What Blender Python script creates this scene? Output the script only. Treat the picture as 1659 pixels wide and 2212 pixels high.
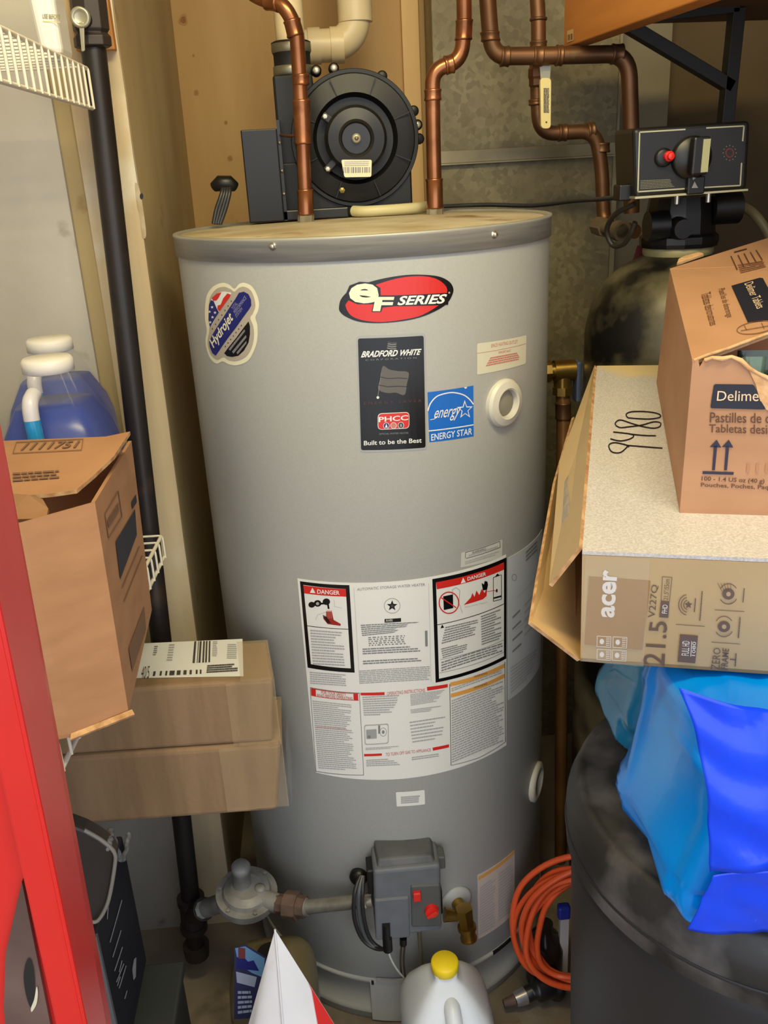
import bpy, math, random
import numpy as np
from mathutils import Vector, Matrix, noise
from mathutils.geometry import tessellate_polygon

for _o in list(bpy.data.objects):
    bpy.data.objects.remove(_o, do_unlink=True)
random.seed(7)
SC = bpy.context.scene
COL = SC.collection
# ------------------------------------------------------------------ camera
IW, IH, FPX = 1659.0, 2212.0, 1922.885
PITCH, ROLL, YAW = math.radians(21.1811), math.radians(-3.1321), math.radians(3.6946)
CAM = np.array([-0.08304, -1.41967, 1.40806])
_f = np.array([math.sin(YAW)*math.cos(PITCH), math.cos(YAW)*math.cos(PITCH), -math.sin(PITCH)])
_r = np.array([math.cos(YAW), -math.sin(YAW), 0.0])
_u = np.cross(_r, _f)
RT = math.cos(ROLL)*_r + math.sin(ROLL)*_u
UP = -math.sin(ROLL)*_r + math.cos(ROLL)*_u
FW = _f
cd = bpy.data.cameras.new('camera')
cd.sensor_fit = 'VERTICAL'; cd.sensor_height = 24.0; cd.lens = FPX/IH*24.0
cd.clip_start = 0.02; cd.clip_end = 60
cam = bpy.data.objects.new('camera', cd); COL.objects.link(cam)
_m = Matrix(((RT[0], UP[0], -FW[0], CAM[0]), (RT[1], UP[1], -FW[1], CAM[1]), (RT[2], UP[2], -FW[2], CAM[2]), (0, 0, 0, 1)))
cam.matrix_world = _m
SC.camera = cam
# ------------------------------------------------------------------ light
SC.view_settings.view_transform = 'Standard'
SC.view_settings.look = 'None'
SC.view_settings.gamma = 1.0
SC.view_settings.use_curve_mapping = False
SC.view_settings.exposure = 0.75
wd = bpy.data.worlds.new('daylight'); SC.world = wd; wd.use_nodes = True
wd.node_tree.nodes['Background'].inputs[0].default_value = (0.86, 0.91, 1.0, 1)
wd.node_tree.nodes['Background'].inputs[1].default_value = 1.30

def area_light(name, loc, target, sx, sy, power, color):
    l = bpy.data.lights.new(name, 'AREA'); l.shape = 'RECTANGLE'; l.size = sx; l.size_y = sy
    l.energy = power; l.color = color
    o = bpy.data.objects.new(name, l); COL.objects.link(o); o.location = loc
    o.rotation_euler = (Vector(target)-Vector(loc)).to_track_quat('-Z', 'Y').to_euler()
    return o
area_light('ceiling_tube_light', (0.05, -1.00, 2.36), (0.0, 0.0, 0.9), 0.9, 0.25, 20.0, (1.0, 0.85, 0.45))

# ------------------------------------------------------------------ unprojection (pixel of the 1659x2212 frame -> point at a real depth)
def ray(px, py):
    v = FW*FPX + RT*(px-IW/2) - UP*(py-IH/2)
    return v/np.linalg.norm(v)
def P(px, py, ax, val):
    v = ray(px, py); t = (val-CAM[ax])/v[ax]
    return Vector(CAM+t*v)
def PD(px, py, t):
    return Vector(CAM+t*ray(px, py))
def Z(p):                                   # depth along the view axis
    return float(np.dot(np.array(p)-CAM, FW))
def PXR(p, w):                              # radius in metres of something w pixels wide at p
    return 0.5*w*Z(p)/FPX
RH = 0.28
def CU(px, py):
    v = ray(px, py); a = v[0]**2+v[1]**2; b = 2*(CAM[0]*v[0]+CAM[1]*v[1]); c = CAM[0]**2+CAM[1]**2-RH*RH
    D = b*b-4*a*c
    t = (-b-math.sqrt(max(D, 0)))/(2*a); p = CAM+t*v
    return (math.atan2(p[0], -p[1])*RH, p[2])

# ------------------------------------------------------------------ materials
def lin(c):
    r = []
    for k in c[:3]:
        k = k/255.0
        r.append(k/12.92 if k <= 0.04045 else ((k+0.055)/1.055)**2.4)
    return (r[0], r[1], r[2], 1.0)
MATS = {}
def M(name, c1, c2=None, rough=0.55, metal=0.0, scale=6.0, stretch=(1, 1, 1), bump=0.0, bscale=80.0, lo=0.35, hi=0.65,
      c3=None, s3=3.0, lo3=0.55, hi3=0.7, alpha=1.0, trans=0.0, emit=None, es=0.0, coat=0.0, voronoi=False, bstretch=None, spec=0.5, sss=0.0):
    if name in MATS: return MATS[name]
    m = bpy.data.materials.new(name); m.use_nodes = True
    nt = m.node_tree; N = nt.nodes; L = nt.links
    b = N['Principled BSDF']
    b.inputs['Base Color'].default_value = lin(c1)
    b.inputs['Roughness'].default_value = rough
    b.inputs['Metallic'].default_value = metal
    b.inputs['Alpha'].default_value = alpha
    b.inputs['Transmission Weight'].default_value = trans
    b.inputs['Coat Weight'].default_value = coat
    b.inputs['Specular IOR Level'].default_value = spec
    if sss:
        b.inputs['Subsurface Weight'].default_value = sss
        b.inputs['Subsurface Radius'].default_value = (0.03, 0.03, 0.035)
    if emit:
        b.inputs['Emission Color'].default_value = lin(emit); b.inputs['Emission Strength'].default_value = es
    tc = N.new('ShaderNodeTexCoord')
    mp = N.new('ShaderNodeMapping'); mp.inputs['Scale'].default_value = stretch
    L.new(tc.outputs['Object'], mp.inputs['Vector'])
    col = None
    if c2 is not None:
        if voronoi:
            t = N.new('ShaderNodeTexVoronoi'); t.inputs['Scale'].default_value = scale
            L.new(mp.outputs[0], t.inputs['Vector'])
            sp = N.new('ShaderNodeSeparateColor'); L.new(t.outputs['Color'], sp.inputs[0]); fac = sp.outputs[0]
        else:
            t = N.new('ShaderNodeTexNoise'); t.inputs['Scale'].default_value = scale; t.inputs['Detail'].default_value = 6
            L.new(mp.outputs[0], t.inputs['Vector']); fac = t.outputs['Fac']
        rp = N.new('ShaderNodeMapRange'); rp.inputs['From Min'].default_value = lo; rp.inputs['From Max'].default_value = hi
        L.new(fac, rp.inputs['Value'])
        mx = N.new('ShaderNodeMix'); mx.data_type = 'RGBA'
        mx.inputs[6].default_value = lin(c1); mx.inputs[7].default_value = lin(c2)
        L.new(rp.outputs[0], mx.inputs[0]); col = mx.outputs[2]
    if c3 is not None:
        t3 = N.new('ShaderNodeTexNoise'); t3.inputs['Scale'].default_value = s3; t3.inputs['Detail'].default_value = 8
        L.new(tc.outputs['Object'], t3.inputs['Vector'])
        r3 = N.new('ShaderNodeMapRange'); r3.inputs['From Min'].default_value = lo3; r3.inputs['From Max'].default_value = hi3
        L.new(t3.outputs['Fac'], r3.inputs['Value'])
        m3 = N.new('ShaderNodeMix'); m3.data_type = 'RGBA'
        if col is not None: L.new(col, m3.inputs[6])
        else: m3.inputs[6].default_value = lin(c1)
        m3.inputs[7].default_value = lin(c3)
        L.new(r3.outputs[0], m3.inputs[0]); col = m3.outputs[2]
    if col is not None: L.new(col, b.inputs['Base Color'])
    if bump > 0:
        tb = N.new('ShaderNodeTexNoise'); tb.inputs['Scale'].default_value = bscale; tb.inputs['Detail'].default_value = 5
        if bstretch:
            m2 = N.new('ShaderNodeMapping'); m2.inputs['Scale'].default_value = bstretch
            L.new(tc.outputs['Object'], m2.inputs['Vector']); L.new(m2.outputs[0], tb.inputs['Vector'])
        else: L.new(mp.outputs[0], tb.inputs['Vector'])
        bp = N.new('ShaderNodeBump'); bp.inputs['Strength'].default_value = bump; bp.inputs['Distance'].default_value = 0.004
        L.new(tb.outputs['Fac'], bp.inputs['Height']); L.new(bp.outputs[0], b.inputs['Normal'])
    MATS[name] = m
    return m

# ------------------------------------------------------------------ mesh builder
def catmull(pts, n=8, closed=False):
    pts = [Vector(p) for p in pts]; out = []
    m = len(pts); rng = range(m if closed else m-1)
    for i in rng:
        if closed: a, b, c, d = pts[i-1], pts[i], pts[(i+1) % m], pts[(i+2) % m]
        else: a, b, c, d = pts[max(i-1, 0)], pts[i], pts[i+1], pts[min(i+2, m-1)]
        for k in range(n):
            t = k/n
            out.append(0.5*((2*b)+(c-a)*t+(2*a-5*b+4*c-d)*t*t+(3*b-a-3*c+d)*t**3))
    if not closed: out.append(pts[-1])
    return out
def bend(pts, rad, n=7):
    """polyline with rounded corners of given radius"""
    pts = [Vector(p) for p in pts]; out = [pts[0]]
    for i in range(1, len(pts)-1):
        a, b, c = pts[i-1], pts[i], pts[i+1]
        d1 = (a-b); d2 = (c-b); r = min(rad, d1.length*0.48, d2.length*0.48)
        p0 = b+d1.normalized()*r; p1 = b+d2.normalized()*r
        for k in range(n+1):
            t = k/n; out.append((1-t)**2*p0+2*t*(1-t)*b+t*t*p1)
    out.append(pts[-1]); return out
class MB:
    def __init__(s): s.V = []; s.F = []; s.MI = []; s.SM = []
    def add(s, vs, fs, mi=0, sm=False):
        o = len(s.V); s.V += [Vector(v) for v in vs]
        for f in fs: s.F.append(tuple(i+o for i in f)); s.MI.append(mi); s.SM.append(sm)
        return s
    def hexa(s, b, t, mi=0):
        """b, t: 4 corners each (bottom, top), same order, counter-clockwise from above"""
        return s.add(list(b)+list(t), [(3, 2, 1, 0), (4, 5, 6, 7), (0, 1, 5, 4), (1, 2, 6, 5), (2, 3, 7, 6), (3, 0, 4, 7)], mi)
    def box(s, lo, hi, mi=0):
        x0, y0, z0 = lo; x1, y1, z1 = hi
        return s.hexa([(x0, y0, z0), (x1, y0, z0), (x1, y1, z0), (x0, y1, z0)], [(x0, y0, z1), (x1, y0, z1), (x1, y1, z1), (x0, y1, z1)], mi)
    def obox(s, c, ax, ay, az, mi=0):
        """oriented box, half axes"""
        c, ax, ay, az = Vector(c), Vector(ax), Vector(ay), Vector(az)
        q = [-ax-ay, ax-ay, ax+ay, -ax+ay]
        return s.hexa([c+k-az for k in q], [c+k+az for k in q], mi)
    def slab(s, poly, th, mi=0, mi_edge=None):
        """3D planar-ish polygon given thickness along -normal"""
        poly = [Vector(p) for p in poly]; n = Vector((0, 0, 0))
        for i in range(len(poly)):
            a, b = poly[i], poly[(i+1) % len(poly)]
            n += a.cross(b)
        n.normalize(); k = len(poly)
        vs = poly+[p-n*th for p in poly]
        s.add(vs, [tuple(range(k)), tuple(range(2*k-1, k-1, -1))], mi)
        o = len(s.V)-2*k
        for i in range(k):
            j = (i+1) % k
            s.F.append((o+j, o+i, o+k+i, o+k+j)); s.MI.append(mi if mi_edge is None else mi_edge); s.SM.append(False)
        return s
    def frame(s, d):
        d = Vector(d).normalized(); a = Vector((0, 0, 1)) if abs(d.z) < 0.9 else Vector((1, 0, 0))
        x = d.cross(a).normalized(); return x, d.cross(x).normalized(), d
    def cyl(s, p0, p1, r0, r1=None, n=20, mi=0, caps=True, sm=True):
        p0, p1 = Vector(p0), Vector(p1); r1 = r0 if r1 is None else r1
        x, y, d = s.frame(p1-p0); vs = []
        for p, r in ((p0, r0), (p1, r1)):
            for i in range(n):
                a = 2*math.pi*i/n; vs.append(p+x*(r*math.cos(a))+y*(r*math.sin(a)))
        s.add(vs, [(i, (i+1) % n, n+(i+1) % n, n+i) for i in range(n)], mi, sm)
        if caps: s.add(vs, [tuple(range(n-1, -1, -1)), tuple(range(n, 2*n))], mi, False)
        return s
    def tube(s, pts, r, n=12, mi=0, closed=False, caps=True):
        pts = [Vector(p) for p in pts]; m = len(pts)
        rs = r if isinstance(r, (list, tuple)) else [r]*m
        vs = []; x = None
        for i, p in enumerate(pts):
            if closed: d = pts[(i+1) % m]-pts[i-1]
            else: d = pts[min(i+1, m-1)]-pts[max(i-1, 0)]
            if d.length < 1e-9: d = Vector((0, 0, 1))
            d.normalize()
            if x is None: x, y, _ = s.frame(d)
            else:
                x = x-d*x.dot(d)
                if x.length < 1e-6: x, y, _ = s.frame(d)
                x.normalize(); y = d.cross(x)
            for k in range(n):
                a = 2*math.pi*k/n; vs.append(p+x*(rs[i]*math.cos(a))+y*(rs[i]*math.sin(a)))
        fs = []
        for i in range(m if closed else m-1):
            j = (i+1) % m
            for k in range(n):
                l = (k+1) % n; fs.append((i*n+k, i*n+l, j*n+l, j*n+k))
        s.add(vs, fs, mi, True)
        if caps and not closed:
            s.add(vs[:n], [tuple(range(n-1, -1, -1))], mi); s.add(vs[-n:], [tuple(range(n))], mi)
        return s
    def lathe(s, prof, c=(0, 0, 0), ax=(0, 0, 1), n=48, mi=0, sm=True, sq=0.0, sharp=False, caps=True):
        """prof: (radius, along-axis) list; sq>0 squares the section"""
        if sharp:
            for a_, b_ in zip(prof[:-1], prof[1:]): s.lathe([a_, b_], c, ax, n, mi, sm, sq, False, False)
            return s
        c = Vector(c); d = Vector(ax).normalized()
        if abs(d.z) > 0.99: x, y = Vector((1, 0, 0)), Vector((0, 1, 0))
        else: x, y, _ = s.frame(d)
        if x.cross(y).dot(d) < 0: y = -y
        vs = []
        for r, h in prof:
            for i in range(n):
                a = 2*math.pi*i/n; ca, sa = math.cos(a), math.sin(a)
                k = 1.0
                if sq: k = (1-sq)+sq/((abs(ca)**6+abs(sa)**6)**(1/6))
                vs.append(c+d*h+x*(r*k*ca)+y*(r*k*sa))
        fs = []
        for j in range(len(prof)-1):
            for i in range(n):
                k = (i+1) % n; fs.append((j*n+i, j*n+k, (j+1)*n+k, (j+1)*n+i))
        s.add(vs, fs, mi, sm)
        if caps and prof[0][0] > 1e-6: s.add(vs[:n], [tuple(range(n-1, -1, -1))], mi)
        if caps and prof[-1][0] > 1e-6: s.add(vs[-n:], [tuple(range(n))], mi)
        return s
    def ball(s, c, r, n=16, mi=0, sc=(1, 1, 1)):
        c = Vector(c); vs = []; fs = []; m = n//2
        for j in range(m+1):
            t = math.pi*j/m
            for i in range(n):
                a = 2*math.pi*i/n
                vs.append(c+Vector((r*sc[0]*math.sin(t)*math.cos(a), r*sc[1]*math.sin(t)*math.sin(a), -r*sc[2]*math.cos(t))))
        for j in range(m):
            for i in range(n):
                k = (i+1) % n; fs.append((j*n+i, j*n+k, (j+1)*n+k, (j+1)*n+i))
        return s.add(vs, fs, mi, True)
    def build(s, name, mats, parent=None, label=None, category=None, group=None, kind=None, bevel=0.0, bseg=2, origin=None, subsurf=0):
        if not isinstance(mats, (list, tuple)): mats = [mats]
        if parent is not None: org = Vector(ORG[parent.name])
        elif origin is not None: org = Vector(origin)
        else:
            xs = [v.x for v in s.V]; ys = [v.y for v in s.V]; zs = [v.z for v in s.V]
            org = Vector(((min(xs)+max(xs))/2, (min(ys)+max(ys))/2, min(zs)))
        me = bpy.data.meshes.new(name)
        me.from_pydata([tuple(v-org) for v in s.V], [], s.F)
        for m in mats: me.materials.append(m)
        me.polygons.foreach_set('material_index', s.MI); me.polygons.foreach_set('use_smooth', s.SM)
        me.update()
        o = bpy.data.objects.new(name, me); COL.objects.link(o)
        if parent is not None: o.parent = parent
        else: o.location = org
        ORG[o.name] = tuple(org)
        if bevel:
            b = o.modifiers.new('bevel', 'BEVEL'); b.width = bevel; b.segments = bseg; b.limit_method = 'ANGLE'; b.angle_limit = math.radians(35)
        if subsurf:
            b = o.modifiers.new('subsurf', 'SUBSURF'); b.levels = subsurf; b.render_levels = subsurf
        tag(o, label, category, group, kind)
        return o
ORG = {}
def tag(o, label=None, category=None, group=None, kind=None):
    if label: o['label'] = label
    if category: o['category'] = category
    if group: o['group'] = group
    if kind: o['kind'] = kind
def thing(name, loc, label, category, group=None):
    o = bpy.data.objects.new(name, None); COL.objects.link(o); o.location = loc; o.empty_display_size = 0.05
    ORG[o.name] = tuple(loc); tag(o, label, category, group); return o

# ------------------------------------------------------------------ flat print on surfaces
_TC = {}
def text_geo(s, shear=0.0, bold=0.0):
    k = (s, shear, bold)
    if k in _TC: return _TC[k]
    c = bpy.data.curves.new('t', 'FONT'); c.body = s; c.size = 1.0; c.shear = shear; c.offset = bold; c.resolution_u = 3
    o = bpy.data.objects.new('t', c); me = bpy.data.meshes.new_from_object(o)
    vs = [(v.co.x, v.co.y) for v in me.vertices]; fs = [tuple(p.vertices) for p in me.polygons]
    bpy.data.objects.remove(o); bpy.data.curves.remove(c); bpy.data.meshes.remove(me)
    xs = [v[0] for v in vs]; ys = [v[1] for v in vs]
    x0, x1 = min(xs), max(xs); y0, y1 = min(ys), max(ys)
    vs = [((x-x0)/(x1-x0), (y-y0)/max(y1-y0, 1e-6)) for x, y in vs]
    _TC[k] = (vs, fs); return _TC[k]
class CylSurf:
    strip = 0.008
    def frompx(s, x, y): return CU(x, y)
    def to3d(s, u, v, off):
        a = u/RH; r = RH+off; return Vector((r*math.sin(a), -r*math.cos(a), v))
class PlaneSurf:
    strip = None
    def __init__(s, o, x, y, n=None):
        """origin, point along u, point along v"""
        s.o = Vector(o); s.x = (Vector(x)-s.o).normalized(); yy = Vector(y)-s.o; s.y = (yy-s.x*yy.dot(s.x)).normalized()
        s.n = s.x.cross(s.y)
        if s.n.dot(Vector(CAM)-s.o) < 0: s.n = -s.n
    def frompx(s, x, y):
        v = Vector(ray(x, y)); c = Vector(CAM); t = (s.o-c).dot(s.n)/v.dot(s.n); p = c+v*t-s.o
        return (p.dot(s.x), p.dot(s.y))
    def at(s, x, y):
        u, v = s.frompx(x, y); return s.to3d(u, v, 0)
    def to3d(s, u, v, off): return s.o+s.x*u+s.y*v+s.n*off
def clip(poly, axis, val, keep_ge):
    out = []
    for i in range(len(poly)):
        a, b = poly[i], poly[(i+1) % len(poly)]
        ia = (a[axis] >= val) == keep_ge or a[axis] == val; ib = (b[axis] >= val) == keep_ge or b[axis] == val
        if ia: out.append(a)
        if ia != ib:
            t = (val-a[axis])/(b[axis]-a[axis]); out.append((a[0]+(b[0]-a[0])*t, a[1]+(b[1]-a[1])*t))
    return out
def bil(q, u, v):
    (a, b, c, d) = q
    return tuple((1-u)*(1-v)*a[k]+u*(1-v)*b[k]+u*v*c[k]+(1-u)*v*d[k] for k in (0, 1))
class Print:
    def __init__(s, surf, base=0.0006, step=0.00022):
        s.s = surf; s.mb = MB(); s.mats = []; s.base = base; s.step = step
    def mi(s, m):
        if m not in s.mats: s.mats.append(m)
        return s.mats.index(m)
    def tri(s, uv, m, layer):
        off = s.base+s.step*layer; st = s.s.strip; polys = [uv]
        if st:
            u0 = min(p[0] for p in uv); u1 = max(p[0] for p in uv)
            if u1-u0 > st:
                polys = []
                for k in range(math.floor(u0/st), math.floor(u1/st)+1):
                    q = clip(uv, 0, k*st, True)
                    if len(q) > 2: q = clip(q, 0, (k+1)*st, False)
                    if len(q) > 2: polys.append(q)
        i = s.mi(m)
        for q in polys:
            vs = [s.s.to3d(u, v, off) for u, v in q]
            s.mb.add(vs, [tuple(range(len(vs)))], i)
    def poly(s, px, m, layer=0, smooth=False):
        """polygon given in frame pixels"""
        if smooth: px = [(p.x, p.y) for p in catmull([(a, b, 0) for a, b in px], 5, True)]
        uv = [s.s.frompx(*p) for p in px]
        for t in tessellate_polygon([[Vector((a, b, 0)) for a, b in uv]]):
            q = [uv[i] for i in t]
            ar = (q[1][0]-q[0][0])*(q[2][1]-q[0][1])-(q[2][0]-q[0][0])*(q[1][1]-q[0][1])
            if ar < 0: q = q[::-1]
            s.tri(q, m, layer)
        return s
    def quad(s, q, m, layer=0): return s.poly(list(q), m, layer)
    def disc(s, c, rx, ry, m, layer=0, n=24, tilt=0.0):
        ct, st = math.cos(tilt), math.sin(tilt)
        return s.poly([(c[0]+rx*math.cos(2*math.pi*i/n)*ct-ry*math.sin(2*math.pi*i/n)*st, c[1]+rx*math.cos(2*math.pi*i/n)*st+ry*math.sin(2*math.pi*i/n)*ct) for i in range(n)], m, layer)
    def ring(s, c, rx, ry, w, m, layer=0, a0=0.0, a1=2*math.pi, n=28, tilt=0.0):
        ct, st = math.cos(tilt), math.sin(tilt)
        def pt(a, dr):
            X = (rx+dr)*math.cos(a); Y = (ry+dr)*math.sin(a); return (c[0]+X*ct-Y*st, c[1]+X*st+Y*ct)
        for i in range(n):
            a = a0+(a1-a0)*i/n; b = a0+(a1-a0)*(i+1)/n
            s.poly([pt(a, -w/2), pt(b, -w/2), pt(b, w/2), pt(a, w/2)], m, layer)
        return s
    def line(s, pts, w, m, layer=0):
        for a, b in zip(pts[:-1], pts[1:]):
            dx, dy = b[0]-a[0], b[1]-a[1]; l = math.hypot(dx, dy) or 1; nx, ny = -dy/l*w/2, dx/l*w/2
            s.poly([(a[0]+nx, a[1]+ny), (b[0]+nx, b[1]+ny), (b[0]-nx, b[1]-ny), (a[0]-nx, a[1]-ny)], m, layer)
        return s
    def text(s, t, q, m, layer=1, shear=0.0, bold=0.0):
        """q: pixel corners bottom-left, bottom-right, top-right, top-left of the text's bounding box"""
        vs, fs = text_geo(t, shear, bold)
        uv = [s.s.frompx(*bil(q, a, b)) for a, b in vs]
        for f in fs: s.tri([uv[i] for i in f], m, layer)
        return s
    def rows(s, q, n, m, layer=1, fill=0.55, ragged=0.25, gap=0.12, wmin=0.03, wmax=0.10, seed=1):
        """lines too small to read, as words of a row"""
        rd = random.Random(seed)
        for i in range(n):
            v1 = 1-(i+0.5-fill/2)/n; v0 = 1-(i+0.5+fill/2)/n
            end = 1-ragged*rd.random()*(1 if rd.random() < 0.5 else 0.2); u = 0.0
            while u < end:
                w = rd.uniform(wmin, wmax); e = min(u+w, end)
                s.quad([bil(q, u, v0), bil(q, e, v0), bil(q, e, v1), bil(q, u, v1)], m, layer)
                u = e+gap*(wmin+wmax)/2
        return s
    def bars(s, q, n, m, layer=1, seed=1):
        rd = random.Random(seed); u = 0.0
        while u < 1:
            w = rd.uniform(0.5, 1.6)/n; e = min(u+w, 1)
            s.quad([bil(q, u, 0), bil(q, e, 0), bil(q, e, 1), bil(q, u, 1)], m, layer); u = e+rd.uniform(0.5, 1.4)/n
        return s
    def build(s, name, parent, label=None):
        return s.mb.build(name, s.mats, parent, label)
def px_list(ox, oy, sc, pts): return [(ox+x/sc, oy+y/sc) for x, y in pts]

# ================================================================== the setting
m_floor = M('concrete_floor', (150, 138, 120), (112, 102, 90), rough=0.85, scale=5, bump=0.4, bscale=40, c3=(92, 82, 70), s3=9, lo3=0.58, hi3=0.72)
m_paint = M('dirty_white_paint', (190, 184, 174), (174, 167, 155), rough=0.8, scale=3.5, c3=(150, 143, 128), s3=16, lo3=0.66, hi3=0.78, bump=0.08, bscale=120)
m_bare = M('bare_yellowed_board', (186, 166, 122), (168, 146, 104), rough=0.85, scale=5, stretch=(1, 1, 0.4), c3=(140, 112, 70), s3=14, lo3=0.66, hi3=0.78)
m_corner = M('corner_board', (208, 190, 158), (190, 168, 132), rough=0.85, scale=5, stretch=(4, 4, 0.4), c3=(216, 210, 194), s3=6, lo3=0.55, hi3=0.68)
m_ply = M('plywood', (192, 158, 106), (174, 138, 88), rough=0.78, scale=3.0, stretch=(3.0, 1, 0.45), bump=0.05, bscale=60, c3=(150, 104, 54), s3=9, lo3=0.69, hi3=0.80)
m_brown = M('brown_wall', (92, 74, 48), (80, 64, 40), rough=0.85, scale=4)
m_ceil = M('ceiling_paint', (196, 186, 168), (186, 176, 158), rough=0.9, scale=4)
m_drytorn = M('torn_drywall_edge', (214, 206, 188), (170, 150, 118), rough=0.9, scale=18)

XL, XR, YB, ZC = -0.74, 0.98, 0.62, 2.40
MB().box((-3.0, -4.0, -0.06), (3.0, YB+0.1, 0.0)).build('floor', m_floor, kind='structure')
MB().box((XL-0.08, -1.60, 0.0), (XL, YB, ZC)).build('wall_left', m_paint, kind='structure')
MB().box((XR, -1.60, 0.0), (XR+0.08, YB, ZC)).build('wall_right', m_brown, kind='structure')
MB().box((XL, YB, 0.0), (0.56, YB+0.08, ZC)).build('wall_back', m_ply, kind='structure')
MB().box((0.56, YB, 0.0), (XR, YB+0.08, ZC)).build('wall_back_right', m_brown, kind='structure')
MB().box((XL-0.08, -1.60, ZC), (XR+0.08, YB+0.08, ZC+0.06)).build('ceiling', m_ceil, kind='structure')
# short wall that returns towards the back on the left of the heater
def XP(z): return -0.3425+0.0107*z
MB().hexa([(XL, 0, 0), (XP(0), 0, 0), (XP(0)+0.004, YB, 0), (XL, YB, 0)], [(XL, 0, ZC), (XP(ZC), 0, ZC), (XP(ZC)+0.004, YB, ZC), (XL, YB, ZC)]).build('wall_left_return', m_bare, kind='structure')
MB().box((XL, -0.010, 0.0), (-0.428, 0.0, ZC)).build('wall_left_panel', m_paint, kind='structure')
# corner board with a torn front edge
cb = MB(); n = 60; pl = []
prev = None
for i in range(n+1):
    z = ZC*i/n; x = XP(z)+0.001+0.002*noise.noise(Vector((0, 0, z*9)))
    ring = [Vector((-0.402, -0.012, z)), Vector((x, -0.012, z)), Vector((x, 0.0, z)), Vector((-0.402, 0.0, z))]
    if prev:
        cb.add(prev+ring, [(0, 1, 5, 4), (1, 2, 6, 5), (3, 0, 4, 7)])
    prev = ring
tr1 = cb.build('trim_1', m_corner, kind='structure')
pst_ = PlaneSurf((-0.35, -0.0124, 1.3), (-0.30, -0.0124, 1.3), (-0.35, -0.0124, 1.5))
trp = Print(pst_, base=0.0006); trp.poly([(292, 396), (300, 404), (306, 430), (311, 462), (316, 508), (308, 512), (303, 470), (296, 440)], m_drytorn, 1, True); trp.disc((306, 424), 4, 7, M('dark_hole', (22, 20, 18)), 2, 10); trp.build('torn_paper', tr1)
p = P(213, 108, 1, -0.03); q = P(248, 106, 1, -0.03)
MB().box((p.x-0.03, -0.03, p.z), (q.x, -0.0125, p.z+0.35)).build('trim_2', M('orange_pine_block', (198, 138, 76), (176, 116, 58), rough=0.7, scale=4, stretch=(8, 1, 0.6)), kind='structure', bevel=0.001)
# plywood strip, lit streak painted into its colour; knots in the board
m_lit_streak = M('lit_streak_ply', (222, 186, 132), (206, 168, 112), rough=0.7, scale=3, stretch=(4, 1, 0.4))
pa = P(868, 60, 1, YB-0.012); pb = P(905, 60, 1, YB-0.012)
MB().box((pa.x, YB-0.012, 0.0), (pb.x, YB, ZC)).build('trim_lit_streak', m_lit_streak, kind='structure', bevel=0.001)
psk = PlaneSurf((0, YB, 1.5), (1, YB, 1.5), (0, YB, 2.5))
for (kx, ky, rr, dk) in ((396, 44, 11, 1), (424, 200, 6, 0), (488, 265, 4, 0), (497, 342, 6, 0), (418, 120, 3, 0)):
    kp = Print(psk, base=0.0006); kd = random.Random(kx)
    ring_ = [(kx+rr*(0.8+0.35*kd.random())*math.cos(a*math.pi/6), ky+rr*(0.9+0.5*kd.random())*math.sin(a*math.pi/6)) for a in range(12)]
    kp.poly(ring_, M('knot_halo', (172, 132, 80), (160, 118, 68), rough=0.75, scale=40), 1, True)
    kp.poly([(kx+(x-kx)*0.62, ky+(y-ky)*0.6) for x, y in ring_], M('knot_core', (122, 78, 36), (140, 94, 48), rough=0.75, scale=60) if dk else M('knot_core_pale', (156, 112, 62), rough=0.75), 2, True)
    kp.build('knot', bpy.data.objects['wall_back'])
# ceiling lamp that gives the warm light (above the frame)
lm = thing('ceiling_lamp', (0.05, -1.00, 2.40), 'warm ceiling lamp fixture above the closet doorway', 'lamp')
MB().box((-0.42, -1.14, 2.375), (0.52, -0.86, 2.40)).build('base', M('lamp_enamel', (230, 228, 220), rough=0.4), lm, bevel=0.004)

# ================================================================== galvanised duct
m_galv = M('galvanised_steel', (142, 132, 102), (118, 108, 82), rough=0.52, metal=0.35, scale=95, voronoi=True, lo=0.0, hi=1.0, c3=(112, 100, 74), s3=9, lo3=0.45, hi3=0.75, stretch=(1, 1, 1))
m_galv2 = M('galvanised_flange', (160, 148, 116), (138, 126, 96), rough=0.45, metal=0.5, scale=12)
yd = 0.50
xl = P(935, 150, 1, yd).x; xr = P(1332, 300, 1, yd).x
dt = thing('furnace_duct', (0.37, 0.56, 0), 'tall galvanised sheet-metal duct with spangled grey faces behind the heater', 'duct')
zs = P(1120, 330, 1, yd).z
du = MB(); du.box((xl, yd, zs), (xr, YB-0.013, ZC-0.001)); du.build('upper_section', m_galv, dt, bevel=0.002)
du = MB(); du.box((xl+0.004, yd+0.004, 0.0), (xr-0.004, YB-0.013, zs)); du.build('lower_section', m_galv, dt, bevel=0.002)
za = P(1120, 318, 1, yd).z; zb = P(1120, 345, 1, yd).z
MB().box((xl-0.002, yd-0.005, zb), (xr+0.0, yd, za)).build('flange', m_galv2, dt, bevel=0.001)
MB().box((xl-0.002, yd-0.010, zb-0.003), (xr+0.0, yd-0.0, zb)).build('flange_lip', m_galv2, dt)
x1 = P(1330, 250, 1, yd).x
MB().box((x1, yd+0.01, 0.3), (x1+0.012, yd+0.03, ZC-0.01)).build('corner_seam', m_galv2, dt)
xg = P(1438, 250, 1, 0.58).x
MB().box((x1+0.013, 0.57, 0.0), (xg, YB-0.001, ZC-0.001)).build('side_panel', M('grey_filler_panel', (132, 122, 98), (116, 106, 84), rough=0.6, scale=5), dt)

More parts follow.
